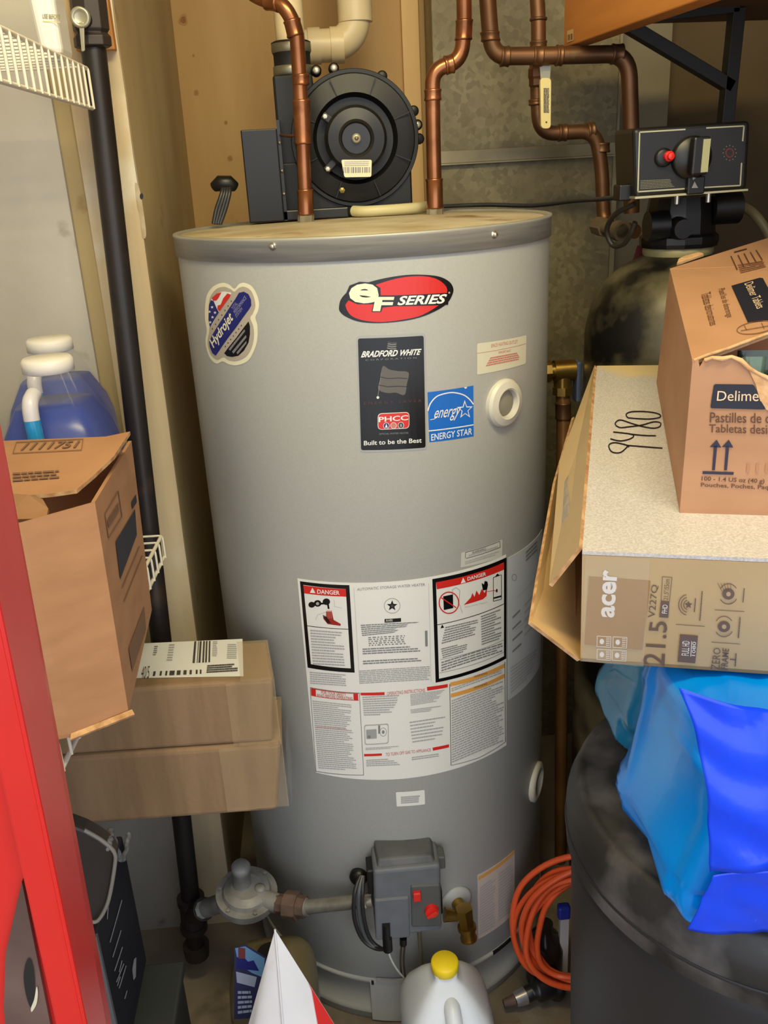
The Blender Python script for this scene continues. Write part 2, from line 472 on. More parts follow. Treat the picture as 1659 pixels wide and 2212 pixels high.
# ================================================================== water heater
m_jacket = M('grey_enamel', (174, 174, 168), (170, 170, 164), rough=0.42, scale=300, bump=0.04, bscale=400, spec=0.4)
m_band = M('brushed_band', (172, 170, 160), (152, 150, 140), rough=0.4, metal=0.25, scale=8, stretch=(1, 1, 20))
m_lid = M('dusty_lid', (192, 182, 156), (164, 146, 112), rough=0.75, scale=10, c3=(120, 84, 48), s3=14, lo3=0.6, hi3=0.74)
m_screw = M('screw_steel', (196, 192, 180), rough=0.3, metal=0.9)
m_plast = M('white_plastic', (206, 202, 188), rough=0.4)
m_hole = M('dark_hole', (22, 20, 18), rough=0.8)
HT = 1.330
wh = thing('water_heater', (0, 0, 0), 'tall grey cylindrical gas water heater covered in stickers', 'water heater')
MB().lathe([(RH-0.0015, 0.098), (RH, 0.100), (RH, 1.306)], n=128).build('jacket', m_jacket, wh)
b = MB(); b.lathe([(RH-0.004, 0.0), (RH-0.001, 0.002), (RH-0.001, 0.016), (RH+0.003, 0.020), (RH-0.0015, 0.024), (RH-0.0015, 0.088), (RH+0.0025, 0.090), (RH+0.0025, 0.098), (RH-0.004, 0.0995)], n=128)
b.build('base_skirt', m_jacket, wh)
MB().lathe([(RH-0.002, 1.3015), (RH+0.0028, 1.302), (RH+0.0028, 1.327), (RH+0.0040, 1.3285), (RH+0.0034, 1.3315), (RH-0.004, 1.3315), (RH-0.0045, 1.327)], n=128, caps=False).build('rim_band', m_band, wh)
MB().lathe([(RH-0.003, 1.326), (RH-0.006, 1.328), (0.2, 1.331), (0.10, 1.3335), (0.001, 1.334)], n=96).build('top_lid', m_lid, wh)
for (x, y) in ((592, 532), (1064, 507)):
    u, v = CU(x, y); a = u/RH; d = Vector((math.sin(a), -math.cos(a), 0)); c = d*(RH+0.0026)+Vector((0, 0, v))
    sc_ = MB(); sc_.lathe([(0.0050, 0), (0.0050, 0.0008), (0.0036, 0.0012), (0.0036, 0.004), (0.0024, 0.0052), (0.0001, 0.0055)], c, d, 12); sc_.build('screw', m_screw, wh)
# dark slot under the jacket and access panel
def cylpatch(u0, u1, v0, v1, off, th, n=10):
    s = MB(); prev = None
    for i in range(n+1):
        a = (u0+(u1-u0)*i/n)/RH
        f = lambda r, v: Vector((r*math.sin(a), -r*math.cos(a), v))
        ring = [f(RH+off, v0), f(RH+off, v1), f(RH+off-th, v1), f(RH+off-th, v0)]
        if prev: s.add(prev+ring, [(0, 4, 5, 1), (1, 5, 6, 2), (2, 6, 7, 3), (3, 7, 4, 0)])
        else: s.add(ring, [(0, 1, 2, 3)])
        prev = ring
    s.add(prev, [(3, 2, 1, 0)])
    return s
cylpatch(0.150, 0.196, 0.0915, 0.0985, 0.0030, 0.004).build('gap', m_hole, wh)
cylpatch(-0.078, 0.070, 0.004, 0.096, 0.0045, 0.004).build('access_panel', M('panel_enamel', (178, 180, 178), rough=0.4), wh, bevel=0.0015)
cylpatch(-0.066, -0.020, 0.094, 0.104, 0.006, 0.004).build('panel_tab', m_jacket, wh)
cylpatch(-0.075, -0.071, 0.090, 0.099, 0.0055, 0.001).build('slot', m_hole, wh)

CY = CylSurf()
W_ = M('label_white', (226, 226, 222), rough=0.35); K_ = M('label_black', (9, 8, 9), rough=0.3); RD = M('label_red', (206, 40, 32), rough=0.35)
G_ = M('label_grey_print', (128, 128, 130), rough=0.5); G2 = M('label_lightgrey_print', (168, 168, 168), rough=0.5); BL = M('label_blue', (24, 104, 196), rough=0.32)
NV = M('label_navy', (26, 32, 110), rough=0.35); OR = M('label_orange', (222, 160, 78), rough=0.45); CR = M('label_cream', (232, 226, 196), rough=0.35)
TP = M('label_taupe', (176, 166, 150), rough=0.45); PK = M('label_pinkred_print', (196, 120, 108), rough=0.5); GD = M('label_darkgrey', (66, 62, 60), rough=0.4)
CLR = M('label_silver', (158, 160, 160), rough=0.3); PAPER = M('label_pinkpaper', (196, 184, 176), rough=0.6)
def sticker(name, label, px, mat, fn=None, smooth=False, surf=None, parent=None, base=0.0004):
    pr = Print(surf or CY, base=base); pr.poly(px, mat, 0, smooth); o = pr.build(name, parent or wh, label)
    if fn:
        p2 = Print(surf or CY, base=base); fn(p2); p2.build('lettering', o)
    return o
def rrect(c, r=6, n=4):
    """rounded quad in pixels, c = bl, br, tr, tl"""
    out = []
    for i in range(4):
        a, b, d = Vector(c[i-1]), Vector(c[i]), Vector(c[(i+1) % 4])
        p0 = b+(a-b).normalized()*r; p1 = b+(d-b).normalized()*r
        for k in range(n+1):
            t = k/n; q = (1-t)**2*p0+2*t*(1-t)*b+t*t*p1; out.append((q.x, q.y))
    return out
def star(c, r, rot=-90, k=0.42, sx=1.0):
    return [(c[0]+sx*(r if i % 2 == 0 else r*k)*math.cos(math.radians(rot+36*i)), c[1]+(r if i % 2 == 0 else r*k)*math.sin(math.radians(rot+36*i))) for i in range(10)]
# --- oval "eF SERIES" sticker
E_ = lambda pts: px_list(720, 570, 3.858, pts)
def f_ef(p):
    p.poly(E_([(105, 360), (115, 320), (200, 235), (380, 165), (550, 117), (720, 101), (850, 122), (930, 178), (946, 240), (900, 325), (740, 425), (580, 464), (400, 484), (250, 470), (150, 430)]), RD, 1, True)
    p.quad(E_([(490, 352), (955, 340), (962, 240), (505, 262)]), K_, 2)
    p.poly(E_([(105, 250), (135, 180), (220, 148), (320, 155), (392, 200), (395, 262), (518, 262), (512, 352), (412, 362), (398, 400), (318, 400), (335, 335), (200, 335), (120, 300)]), K_, 2)
    p.text('e', E_([(122, 328), (372, 328), (385, 162), (140, 162)]), CR, 3, bold=0.035)
    p.text('F', E_([(328, 393), (482, 393), (508, 274), (352, 274)]), CR, 3, bold=0.04)
    p.text('SERIES', E_([(530, 345), (920, 330), (948, 250), (552, 268)]), W_, 3, bold=0.03, shear=0.1)
    p.ring(E_([(963, 240)])[0], 1.6, 1.6, 0.7, W_, 3, n=10)
sticker('oval_sticker', 'red and black oval series sticker', E_([(48, 360), (70, 285), (160, 205), (340, 140), (540, 100), (700, 89), (870, 103), (965, 148), (1000, 210), (985, 272), (950, 325), (880, 378), (740, 440), (580, 476), (380, 493), (220, 482), (110, 442), (58, 400)]), K_, f_ef, True)
# --- black name plate
def f_bw(p):
    p.poly(rrect(E_([(232, 1552), (768, 1530), (752, 598), (205, 622)]), 5), K_, 1)
    p.poly(E_([(455, 645), (490, 652), (528, 650), (520, 720), (480, 712), (446, 706)]), GD, 2, False)
    for i in range(3):
        y = 664+18*i; p.line(E_([(452-i*2, y), (488, y+8), (524, y+4)]), 1.0, CLR, 3)
    p.text('BRADFORD', E_([(230, 780), (532, 768), (540, 715), (240, 727)]), W_, 2, shear=0.25, bold=0.03)
    p.text('WHITE', E_([(552, 766), (725, 757), (735, 707), (560, 716)]), W_, 2, shear=0.25, bold=0.03)
    p.text('C O R P O R A T I O N', E_([(268, 808), (692, 788), (692, 775), (268, 795)]), G_, 2)
    fl = [(412, 852), (470, 880), (540, 892), (625, 905), (612, 1000), (592, 1090), (520, 1072), (450, 1075), (375, 1045), (390, 960)]
    p.poly(E_(fl), M('label_flag_grey', (92, 88, 82), rough=0.4), 2, True)
    for y in (940, 1008): p.line(E_([(392-(y-940)*0.2, y), (450, y+14), (540, y+10), (615, y+14)]), 1.3, K_, 3)
    p.line(E_([(400, 900), (370, 1110)]), 1.0, G_, 3); p.disc(E_([(371, 1112)])[0], 3, 3, W_, 3, 10)
    p.text('E N E R G Y   S A V E R', E_([(255, 1172), (735, 1150), (735, 1128), (255, 1148)]), M('label_dimred', (84, 40, 34), rough=0.4), 2)
    p.poly(rrect(E_([(370, 1382), (632, 1370), (632, 1232), (370, 1245)]), 9), W_, 2)
    p.poly(rrect(E_([(375, 1377), (628, 1365), (628, 1237), (375, 1250)]), 8), RD, 3)
    p.text('PHCC', E_([(378, 1318), (622, 1300), (622, 1258), (378, 1274)]), W_, 4, bold=0.02)
    for k, (x, mt) in enumerate(((441, NV), (501, PK), (562, GD))):
        p.disc(E_([(x, 1347-k*2)])[0], 6.2, 6.6, mt, 4, 18); p.ring(E_([(x, 1347-k*2)])[0], 6.2, 6.6, 1.0, W_, 5, n=18)
    p.poly(E_([(441, 1328), (452, 1362), (430, 1362)]), W_, 6)
    p.quad(E_([(556, 1356), (569, 1356), (569, 1332), (556, 1332)]), CLR, 6)
    p.text('OFFICIAL WATER HEATER', E_([(380, 1424), (625, 1414), (625, 1400), (380, 1410)]), G_, 2)
    p.text('Built to be the Best', E_([(255, 1512), (735, 1488), (735, 1450), (255, 1474)]), W_, 2, bold=0.015)
sticker('name_plate', 'tall glossy black name plate with white lettering', rrect(E_([(225, 1572), (782, 1548), (768, 575), (188, 602)]), 9), CLR, f_bw)
# --- blue efficiency sticker
def f_es(p):
    p.line(E_([(792, 1392), (1166, 1340)]), 2.4, W_, 1)
    arc = [(786, 1225), (810, 1160), (860, 1105), (930, 1080), (1000, 1072), (1080, 1090), (1130, 1125), (1166, 1170)]
    p.line([(v.x, v.y) for v in catmull([(a, b, 0) for a, b in E_(arc)], 5)], 2.6, W_, 1)
    p.poly(star(E_([(1095, 1215)])[0], 21, -92, 0.42, 0.85), W_, 1); p.poly(star(E_([(1095, 1216)])[0], 15.5, -92, 0.42, 0.85), BL, 2)
    p.text('energy', E_([(836, 1318), (1056, 1298), (1062, 1196), (842, 1222)]), W_, 3, shear=0.45, bold=0.004)
    p.line(E_([(805, 1298), (840, 1292), (868, 1262)]), 1.4, W_, 3)
    p.text('ENERGY STAR', E_([(814, 1474), (1152, 1420), (1156, 1366), (814, 1418)]), W_, 2, bold=0.012)
    p.poly(E_([(1085, 1028), (1112, 1024), (1108, 1036), (1096, 1040)]), W_, 2)
sticker('efficiency_sticker', 'square bright blue efficiency sticker with white star', E_([(800, 1486), (1168, 1436), (1166, 1014), (784, 1070)]), BL, f_es)
# --- space heating outlet note
def f_sp(p):
    p.line(E_([(1198, 745), (1604, 664)]), 0.8, PK, 1)
    p.text('SPACE HEATING OUTLET', E_([(1312, 698), (1534, 660), (1534, 632), (1312, 668)]), PK, 1)
    p.text('IMPORTANT', E_([(1375, 750), (1478, 732), (1478, 712), (1375, 730)]), PK, 1)
    p.rows(E_([(1265, 858), (1565, 798), (1530, 735), (1310, 776)]), 4, PK, 1, fill=0.62, ragged=0.1, seed=4)
sticker('outlet_note', 'small cream note with faint red print', rrect(E_([(1197, 925), (1602, 832), (1608, 594), (1197, 664)]), 3), M('label_creamgrey', (212, 208, 184), rough=0.5), f_sp)
# --- clover sticker on the left
H_ = lambda pts: px_list(430, 600, 11.06, pts)
def f_hy(p):
    p.poly(H_([(240, 700), (275, 460), (420, 270), (600, 215), (760, 270), (850, 330), (960, 240), (1080, 215), (1230, 290), (1320, 470), (1350, 680), (1290, 850), (1230, 960), (1300, 1150), (1320, 1400), (1260, 1680), (1120, 1890), (900, 1990), (720, 1970), (590, 1900), (440, 1960), (300, 1850), (225, 1650), (215, 1480), (255, 1250), (235, 950)]), TP, 1, True)
    p.poly(H_([(310, 520), (420, 400), (560, 330), (700, 340), (770, 400), (500, 800), (280, 1190), (245, 1000), (250, 680)]), W_, 2, True)
    p.poly(H_([(300, 530), (250, 650), (240, 1000), (275, 1190), (490, 820), (440, 740), (365, 560)]), NV, 3)
    p.poly(H_([(320, 480), (430, 380), (550, 345), (480, 480), (430, 540), (350, 550)]), RD, 3); p.poly(H_([(690, 370), (770, 400), (740, 470), (500, 800), (450, 740), (460, 660), (530, 640), (590, 490)]), RD, 3)
    for s in ((330, 700), (270, 810), (400, 830), (340, 940), (285, 1060)): p.poly(star(H_([s])[0], 3.6), W_, 4)
    p.poly(H_([(960, 360), (1080, 330), (1190, 390), (1250, 520), (1258, 660), (1200, 760), (900, 1180), (480, 1760), (410, 1860), (330, 1800), (265, 1640), (255, 1520), (330, 1360), (600, 930), (880, 500)]), NV, 2)
    p.text('Hydrojet', H_([(395, 1745), (860, 1060), (735, 770), (265, 1490)]), CR, 3, bold=0.02)
    for t, q in (('TOTAL', [(845, 770), (940, 620), (880, 565), (780, 715)]), ('PERFORMANCE', [(880, 860), (1150, 490), (1105, 420), (830, 800)]), ('SYSTEM', [(905, 960), (1055, 760), (1025, 700), (870, 880)])):
        p.text(t, H_(q), M('label_lavender', (150, 152, 184), rough=0.4), 3)
    p.poly(H_([(1190, 1040), (1225, 1150), (1225, 1350), (1190, 1550), (1080, 1740), (950, 1860), (800, 1890), (680, 1870), (610, 1800), (900, 1430)]), K_, 2)
    for a in ([(760, 1740), (1120, 1270), (1090, 1230), (720, 1700)], [(840, 1810), (1150, 1420), (1130, 1360), (800, 1760)], [(940, 1830), (1150, 1560), (1140, 1500), (905, 1780)]): p.rows(H_(a), 1, G_, 3, fill=0.9, ragged=0, seed=3)
    for a, b2 in (((330, 1220), (780, 560)), ((640, 1640), (1020, 1140))):
        for k in range(7):
            t = k/6; p.disc(H_([(a[0]+(b2[0]-a[0])*t, a[1]+(b2[1]-a[1])*t)])[0], 1.2, 1.8, GD, 2, 8)
sticker('clover_sticker', 'clover-shaped sticker with flag and blue band', H_([(150, 700), (200, 400), (350, 205), (560, 120), (720, 160), (850, 262), (960, 150), (1090, 120), (1260, 200), (1385, 400), (1438, 620), (1410, 800), (1350, 950), (1400, 1150), (1390, 1500), (1290, 1800), (1150, 2000), (900, 2090), (700, 2060), (570, 1995), (430, 2050), (290, 1950), (200, 1750), (160, 1500), (190, 1250), (150, 1000)]), CR, f_hy, True)
# --- big instruction label
def f_main(p):
    N_ = lambda pts: px_list(600, 1150, 2.765, pts)
    # danger left
    p.quad(N_([(180, 806), (460, 836), (428, 314), (134, 290)]), K_, 1); p.quad(N_([(200, 785), (437, 810), (407, 336), (155, 312)]), W_, 2)
    p.quad(N_([(160, 362), (410, 382), (407, 336), (155, 314)]), RD, 3); p.text('DANGER', N_([(238, 364), (372, 372), (370, 346), (238, 338)]), W_, 4, bold=0.02)
    p.poly(N_([(194, 358), (228, 361), (210, 328)]), W_, 4); p.line(N_([(175, 555), (422, 576)]), 1.3, K_, 3)
    for c_, r_ in (((205, 430), 8), ((240, 422), 9), ((292, 412), 9)): p.disc(N_([c_])[0], r_*0.9, r_*0.8, K_, 3, 14)
    p.line(N_([(205, 428), (300, 420), (306, 455)]), 4, K_, 3); p.disc(N_([(240, 423)])[0], 3.5, 3.5, G2, 4, 10)
    p.poly(N_([(290, 470), (325, 470), (335, 520), (378, 545), (376, 556), (300, 545), (275, 515), (272, 495), (290, 510)]), M('label_darkred', (150, 34, 26), rough=0.4), 3)
    for k in range(4): p.line(N_([(298+8*k, 462), (292+10*k, 512)]), 1.2, PK, 4)
    for k in range(4): p.line(N_([(272+6*k, 490+3*k), (300+6*k, 540)]), 1.2, K_, 5)
    p.line(N_([(228, 520), (240, 490), (300, 470)]), 0.7, G2, 3); p.line(N_([(338, 400), (340, 440), (384, 450)]), 0.7, G2, 3)
    p.rows(N_([(212, 790), (412, 800), (390, 590), (195, 575)]), 13, G2, 3, ragged=0.35, seed=11)
    p.rows(N_([(196, 905), (414, 920), (410, 845), (192, 828)]), 6, G2, 1, ragged=0.15, seed=12)
    # middle column
    p.text('AUTOMATIC STORAGE WATER HEATER', N_([(474, 348), (880, 318), (878, 302), (474, 332)]), G_, 1)
    p.line(N_([(455, 330), (490, 905)]), 0.6, G2, 1); p.line(N_([(900, 305), (915, 890)]), 0.6, G2, 1)
    c_ = N_([(683, 437)])[0]; p.ring(c_, 17, 16, 0.9, G_, 1); p.poly(star(c_, 12), K_, 1); p.poly(star(c_, 5), GD, 2)
    p.quad(N_([(638, 538), (736, 532), (736, 510), (638, 516)]), K_, 1); p.text('AHRI', N_([(645, 532), (685, 530), (685, 516), (645, 518)]), W_, 2)
    p.rows(N_([(505, 620), (690, 600), (860, 530), (495, 548)]), 6, G_, 1, ragged=0.5, seed=13)
    p.rows(N_([(545, 680), (765, 668), (760, 610), (540, 622)]), 5, G_, 1, ragged=0.3, gap=0.6, seed=14)
    p.rows(N_([(508, 730), (858, 712), (856, 672), (506, 690)]), 3, G_, 1, ragged=0.2, seed=15)
    p.rows(N_([(510, 790), (860, 770), (860, 745), (508, 762)]), 2, G_, 1, ragged=0.2, seed=16)
    p.quad(N_([(880, 680), (895, 679), (893, 585), (878, 586)]), G_, 1)
    p.rows(N_([(490, 905), (912, 880), (908, 795), (486, 822)]), 8, G2, 1, fill=0.6, ragged=0.05, seed=17)
    # danger right
    p.quad(N_([(942, 896), (1362, 752), (1364, 148), (922, 278)]), K_, 1); p.quad(N_([(962, 872), (1348, 738), (1348, 178), (944, 300)]), W_, 2)
    p.quad(N_([(948, 338), (1348, 220), (1348, 178), (944, 296)]), RD, 3); p.text('DANGER', N_([(1130, 288), (1240, 256), (1240, 234), (1130, 265)]), W_, 4, bold=0.02)
    p.poly(N_([(1090, 304), (1120, 296), (1104, 268)]), W_, 4); p.line(N_([(952, 550), (1350, 424)]), 1.4, K_, 3)
    p.quad(N_([(990, 462), (1046, 450), (1044, 368), (986, 380)]), K_, 3); p.ring(N_([(1020, 418)])[0], 21, 23, 2.4, RD, 4); p.line(N_([(975, 388), (1064, 448)]), 2.2, RD, 4)
    p.line(N_([(1040, 368), (1042, 340), (1062, 328), (1085, 345), (1080, 420), (1100, 480)]), 0.8, G_, 3)
    p.poly(N_([(1108, 432), (1150, 388), (1160, 360), (1172, 384), (1184, 345), (1200, 372), (1216, 335), (1232, 360), (1248, 325), (1244, 378), (1222, 398)]), RD, 3)
    p.poly(N_([(1214, 300), (1228, 310), (1232, 288), (1248, 292), (1252, 312), (1246, 340), (1222, 345)]), K_, 4)
    p.line(N_([(1248, 352), (1290, 345), (1304, 352)]), 1.2, RD, 3)
    for a, b2 in (((1284, 268), (1284, 410)), ((1332, 252), (1332, 398)), ((1284, 410), (1332, 398)), ((1284, 268), (1332, 252))): p.line(N_([a, b2]), 1.3, K_, 3)
    p.poly(N_([(1294, 264), (1322, 255), (1308, 244)]), K_, 3); p.quad(N_([(1286, 396), (1330, 384), (1330, 374), (1286, 386)]), K_, 4); p.disc(N_([(1304, 346)])[0], 2, 4, K_, 4, 8)
    p.text('Flammable Vapors', N_([(1115, 452), (1248, 420), (1248, 410), (1115, 442)]), G2, 3)
    p.poly(N_([(970, 572), (992, 566), (980, 548)]), K_, 3)
    p.rows(N_([(975, 668), (1185, 610), (1195, 515), (1000, 560)]), 7, G_, 3, ragged=0.4, seed=21); p.rows(N_([(985, 752), (1140, 705), (1130, 650), (972, 690)]), 5, G_, 3, ragged=0.4, seed=22)
    p.rows(N_([(1215, 675), (1335, 635), (1335, 450), (1210, 495)]), 12, G_, 3, ragged=0.4, seed=23)
    p.line(N_([(968, 758), (1346, 640)]), 0.9, G_, 3); p.rows(N_([(975, 832), (1340, 712), (1340, 655), (975, 768)]), 4, G_, 3, ragged=0.1, seed=24); p.line(N_([(962, 838), (1348, 712)]), 0.9, G_, 3)
    # for your safety
    for a, b2 in (((195, 925), (230, 1425)), ((488, 958), (514, 1448)), ((195, 925), (488, 958)), ((230, 1425), (514, 1448))): p.line(N_([a, b2]), 0.9, GD, 1)
    for q in ([(202, 972), (230, 975), (228, 932), (200, 929)], [(454, 998), (482, 1001), (480, 962), (452, 959)]): p.quad(N_(q), RD, 2)
    p.line(N_([(200, 930), (484, 962)]), 1.2, RD, 1); p.line(N_([(205, 973), (484, 1002)]), 1.2, RD, 1)
    p.text('FOR YOUR SAFETY', N_([(262, 962), (410, 978), (408, 958), (260, 942)]), PK, 2, bold=0.015); p.text('READ BEFORE OPERATING', N_([(238, 980), (448, 1000), (446, 982), (236, 962)]), PK, 2, bold=0.015)
    p.rows(N_([(245, 1410), (475, 1425), (440, 1025), (208, 1000)]), 34, G2, 1, fill=0.5, ragged=0.35, seed=31)
    p.text('WHAT TO DO IF YOU SMELL GAS', N_([(234, 1166), (410, 1178), (410, 1168), (234, 1156)]), PK, 2)
    # operating instructions
    p.quad(N_([(496, 972), (638, 970), (638, 952), (494, 956)]), RD, 1); p.quad(N_([(892, 944), (1014, 924), (1014, 904), (890, 922)]), RD, 1)
    p.text('OPERATING INSTRUCTIONS', N_([(652, 972), (880, 952), (878, 930), (652, 952)]), PK, 1, bold=0.012)
    p.rows(N_([(515, 1095), (690, 1092), (735, 965), (505, 978)]), 9, G2, 1, ragged=0.5, seed=32); p.rows(N_([(795, 1035), (950, 1010), (1005, 935), (790, 965)]), 8, G2, 1, ragged=0.3, seed=33)
    p.rows(N_([(795, 1080), (900, 1070), (990, 1030), (792, 1055)]), 3, G2, 1, seed=34); p.rows(N_([(805, 1260), (975, 1235), (1010, 1090), (785, 1125)]), 7, G2, 1, fill=0.4, ragged=0.4, seed=35)
    for q in ([(520, 1268), (662, 1260), (662, 1140), (516, 1148)],):
        p.poly(rrect(N_(q), 5), G2, 1); p.poly(rrect(N_([(525, 1262), (657, 1254), (657, 1146), (521, 1154)]), 5), W_, 2)
    p.quad(N_([(530, 1232), (592, 1228), (590, 1172), (528, 1176)]), CLR, 3); p.disc(N_([(546, 1218)])[0], 3.5, 3.5, G_, 4, 12); p.ring(N_([(630, 1190)])[0], 7, 9, 1, G_, 3); p.disc(N_([(630, 1190)])[0], 3, 4, G_, 3, 10); p.quad(N_([(600, 1200), (612, 1200), (612, 1150), (600, 1150)]), G_, 3)
    p.rows(N_([(525, 1300), (725, 1288), (725, 1272), (525, 1284)]), 2, G2, 1, seed=36)
    p.quad(N_([(516, 1336), (622, 1332), (622, 1318), (516, 1322)]), RD, 1); p.quad(N_([(926, 1302), (1022, 1282), (1022, 1264), (924, 1284)]), RD, 1)
    p.text('TO TURN OFF GAS TO APPLIANCE', N_([(645, 1336), (914, 1306), (912, 1288), (645, 1316)]), PK, 1, bold=0.012)
    p.rows(N_([(530, 1398), (735, 1390), (705, 1345), (528, 1355)]), 4, G2, 1, ragged=0.4, seed=37); p.rows(N_([(800, 1362), (990, 1335), (990, 1312), (800, 1338)]), 2, G2, 1, seed=38)
    # warning column
    for a, b2 in (((1026, 904), (1034, 1390)), ((1354, 772), (1358, 1250))): p.line(N_([a, b2]), 1.3, GD, 1)
    p.line(N_([(1034, 1390), (1200, 1345), (1358, 1250)]), 0.8, GD, 1)
    p.quad(N_([(1028, 920), (1352, 806), (1352, 782), (1028, 896)]), OR, 1); p.quad(N_([(1032, 986), (1352, 866), (1352, 842), (1032, 962)]), OR, 1)
    p.text('WARNING', N_([(1170, 868), (1248, 844), (1248, 830), (1170, 854)]), GD, 2); p.text('WARNING', N_([(1170, 934), (1248, 908), (1248, 894), (1170, 920)]), GD, 2)
    p.rows(N_([(1036, 952), (1350, 838), (1350, 812), (1036, 928)]), 2, G2, 1, seed=39)
    p.rows(N_([(1040, 1378), (1352, 1245), (1348, 880), (1036, 1000)]), 26, G2, 1, fill=0.6, ragged=0.25, seed=40)
sticker('instruction_label', 'large white label with red danger and operating panels', rrect([(680, 1662), (1094, 1620), (1096, 1203), (643, 1248)], 3), W_, None)
# keep the long top/bottom edges on the true level line of the cylinder
lab = bpy.data.objects['instruction_label']; bpy.data.meshes.remove(lab.data); ORG.pop('instruction_label', None)
cylpatch(-0.1440, 0.1866, 0.519, 0.859, 0.0005, 0.0005, 40).build('instruction_label', W_, wh, 'large white label with red danger and operating panels')
lab = bpy.data.objects['instruction_label']
pm = Print(CY, base=0.0006); f_main(pm); pm.build('lettering', lab)
pr = cylpatch(0.1915, 0.318, 0.602, 0.852, 0.0005, 0.0005, 16).build('wiring_label', M('label_bluegrey', (190, 194, 200), rough=0.4), wh, 'greyish label wrapping round to the right side')
pm = Print(CY, base=0.0006)
pm.rows([(1102, 1500), (1150, 1455), (1160, 1400), (1102, 1440)], 8, G2, 1, ragged=0.3, seed=51); pm.rows([(1106, 1420), (1128, 1400), (1128, 1300), (1106, 1322)], 4, G_, 1, fill=0.2, seed=52)
pm.ring((1110, 1247), 5, 7, 1, G_, 1, n=14); pm.line([(1115, 1290), (1160, 1240), (1160, 1180)], 0.8, G2, 1); pm.line([(1112, 1360), (1150, 1325)], 0.8, G2, 1)
pm.rows([(1135, 1215), (1160, 1190), (1160, 1165), (1135, 1190)], 3, G_, 1, seed=53); pm.rows([(1132, 1380), (1158, 1352), (1158, 1270), (1132, 1300)], 5, G2, 1, fill=0.3, seed=54)
pm.build('lettering', pr)
def f_w(p):
    p.line([(1005, 1205), (1005, 1193), (1079, 1169), (1080, 1182), (1006, 1206)], 1.0, GD, 1)
    p.text('WARNING', [(1019, 1197), (1049, 1188), (1049, 1182), (1019, 1191)], GD, 1); p.rows([(1012, 1203), (1076, 1184), (1076, 1177), (1012, 1197)], 1, G2, 1, seed=3)
    p.rows([(1004, 1220), (1080, 1197), (1080, 1188), (1004, 1212)], 2, G2, 1, seed=5)
sticker('warning_strip', 'narrow pale warning strip', rrect([(995, 1226), (1084, 1203), (1085, 1165), (996, 1194)], 2), M('label_offwhite', (200, 200, 192), rough=0.4), f_w)
def f_s(p):
    p.rows([(866, 1736), (908, 1733), (908, 1717), (866, 1720)], 4, G2, 1, fill=0.8, ragged=0.2, seed=61)
sticker('serial_label', 'tiny white serial label', rrect([(857, 1742), (918, 1737), (917, 1706), (855, 1711)], 2), W_, f_s)
def f_p(p):
    p.quad([(1033, 1901), (1110, 1843), (1110, 1836), (1033, 1894)], OR, 1)
    p.rows([(1036, 2020), (1070, 2000), (1070, 1890), (1036, 1916)], 18, G2, 1, seed=62); p.rows([(1076, 1990), (1107, 1966), (1107, 1862), (1076, 1886)], 16, G2, 1, seed=63)
pp = cylpatch(0.1195, 0.2098, 0.146, 0.288, 0.0005, 0.0005, 14).build('caution_label', PAPER, wh, 'pinkish paper label with orange top edge')
pm = Print(CY, base=0.0006); f_p(pm); pm.build('lettering', pp)
# --- ports
def portdir(px, py):
    u, v = CU(px, py); a = u/RH; d = Vector((math.sin(a), -math.cos(a), 0)); return d*RH+Vector((0, 0, v)), d
c, d = portdir(1087, 870)
o = MB(); o.lathe([(0.034, -0.004), (0.034, 0.004), (0.031, 0.008), (0.022, 0.011), (0.0195, 0.0095), (0.0185, 0.001), (0.0001, 0.001)], c, d, 40, sharp=True); o.build('outlet_port', m_plast, wh, 'round white plastic outlet port')
c, d = portdir(1157, 1688)
o = MB(); o.lathe([(0.036, -0.004), (0.036, 0.004), (0.030, 0.007), (0.020, 0.008), (0.018, 0.0), (0.0001, -0.004)], c, d, 32); MB().lathe([(0.0183, 0.0012), (0.0165, 0.004), (0.0001, 0.0045)], portdir(1087, 870)[0], portdir(1087, 870)[1], 30).build('port_plug', M('greige_plug', (150, 145, 128), rough=0.5), wh)
o.build('side_port', m_plast, wh, 'white ring port low on the right side')
# --- drain valve
m_brass = M('brass', (178, 146, 72), (140, 108, 48), rough=0.3, metal=0.9, scale=20)
c, d = portdir(985, 1945)
o = MB(); o.lathe([(0.028, 0.0), (0.028, 0.002), (0.024, 0.005), (0.013, 0.006)], c, d, 28); o.build('drain_escutcheon', M('drain_collar', (170, 172, 172), rough=0.45), wh)
dv = MB(); dv.cyl(c+d*0.004, c+d*0.035, 0.011, n=16); q = c+d*0.035
dn = (Vector((0.10, -0.15, -1))).normalized()
dv.cyl(q-dn*0.014, q+dn*0.020, 0.015, 0.0125, n=6, sm=False); dv.cyl(q+dn*0.020, q+dn*0.026, 0.0155, n=20); dv.cyl(q+dn*0.026, q+dn*0.042, 0.0125, n=20); dv.cyl(q+dn*0.042, q+dn*0.046, 0.014, n=20)
dv.cyl(q-Vector((0.012, 0, 0)), q-Vector((0.034, -0.0, -0.006)), 0.008, 0.012, n=12)
dv.build('drain_valve', m_brass, wh, 'brass drain valve')
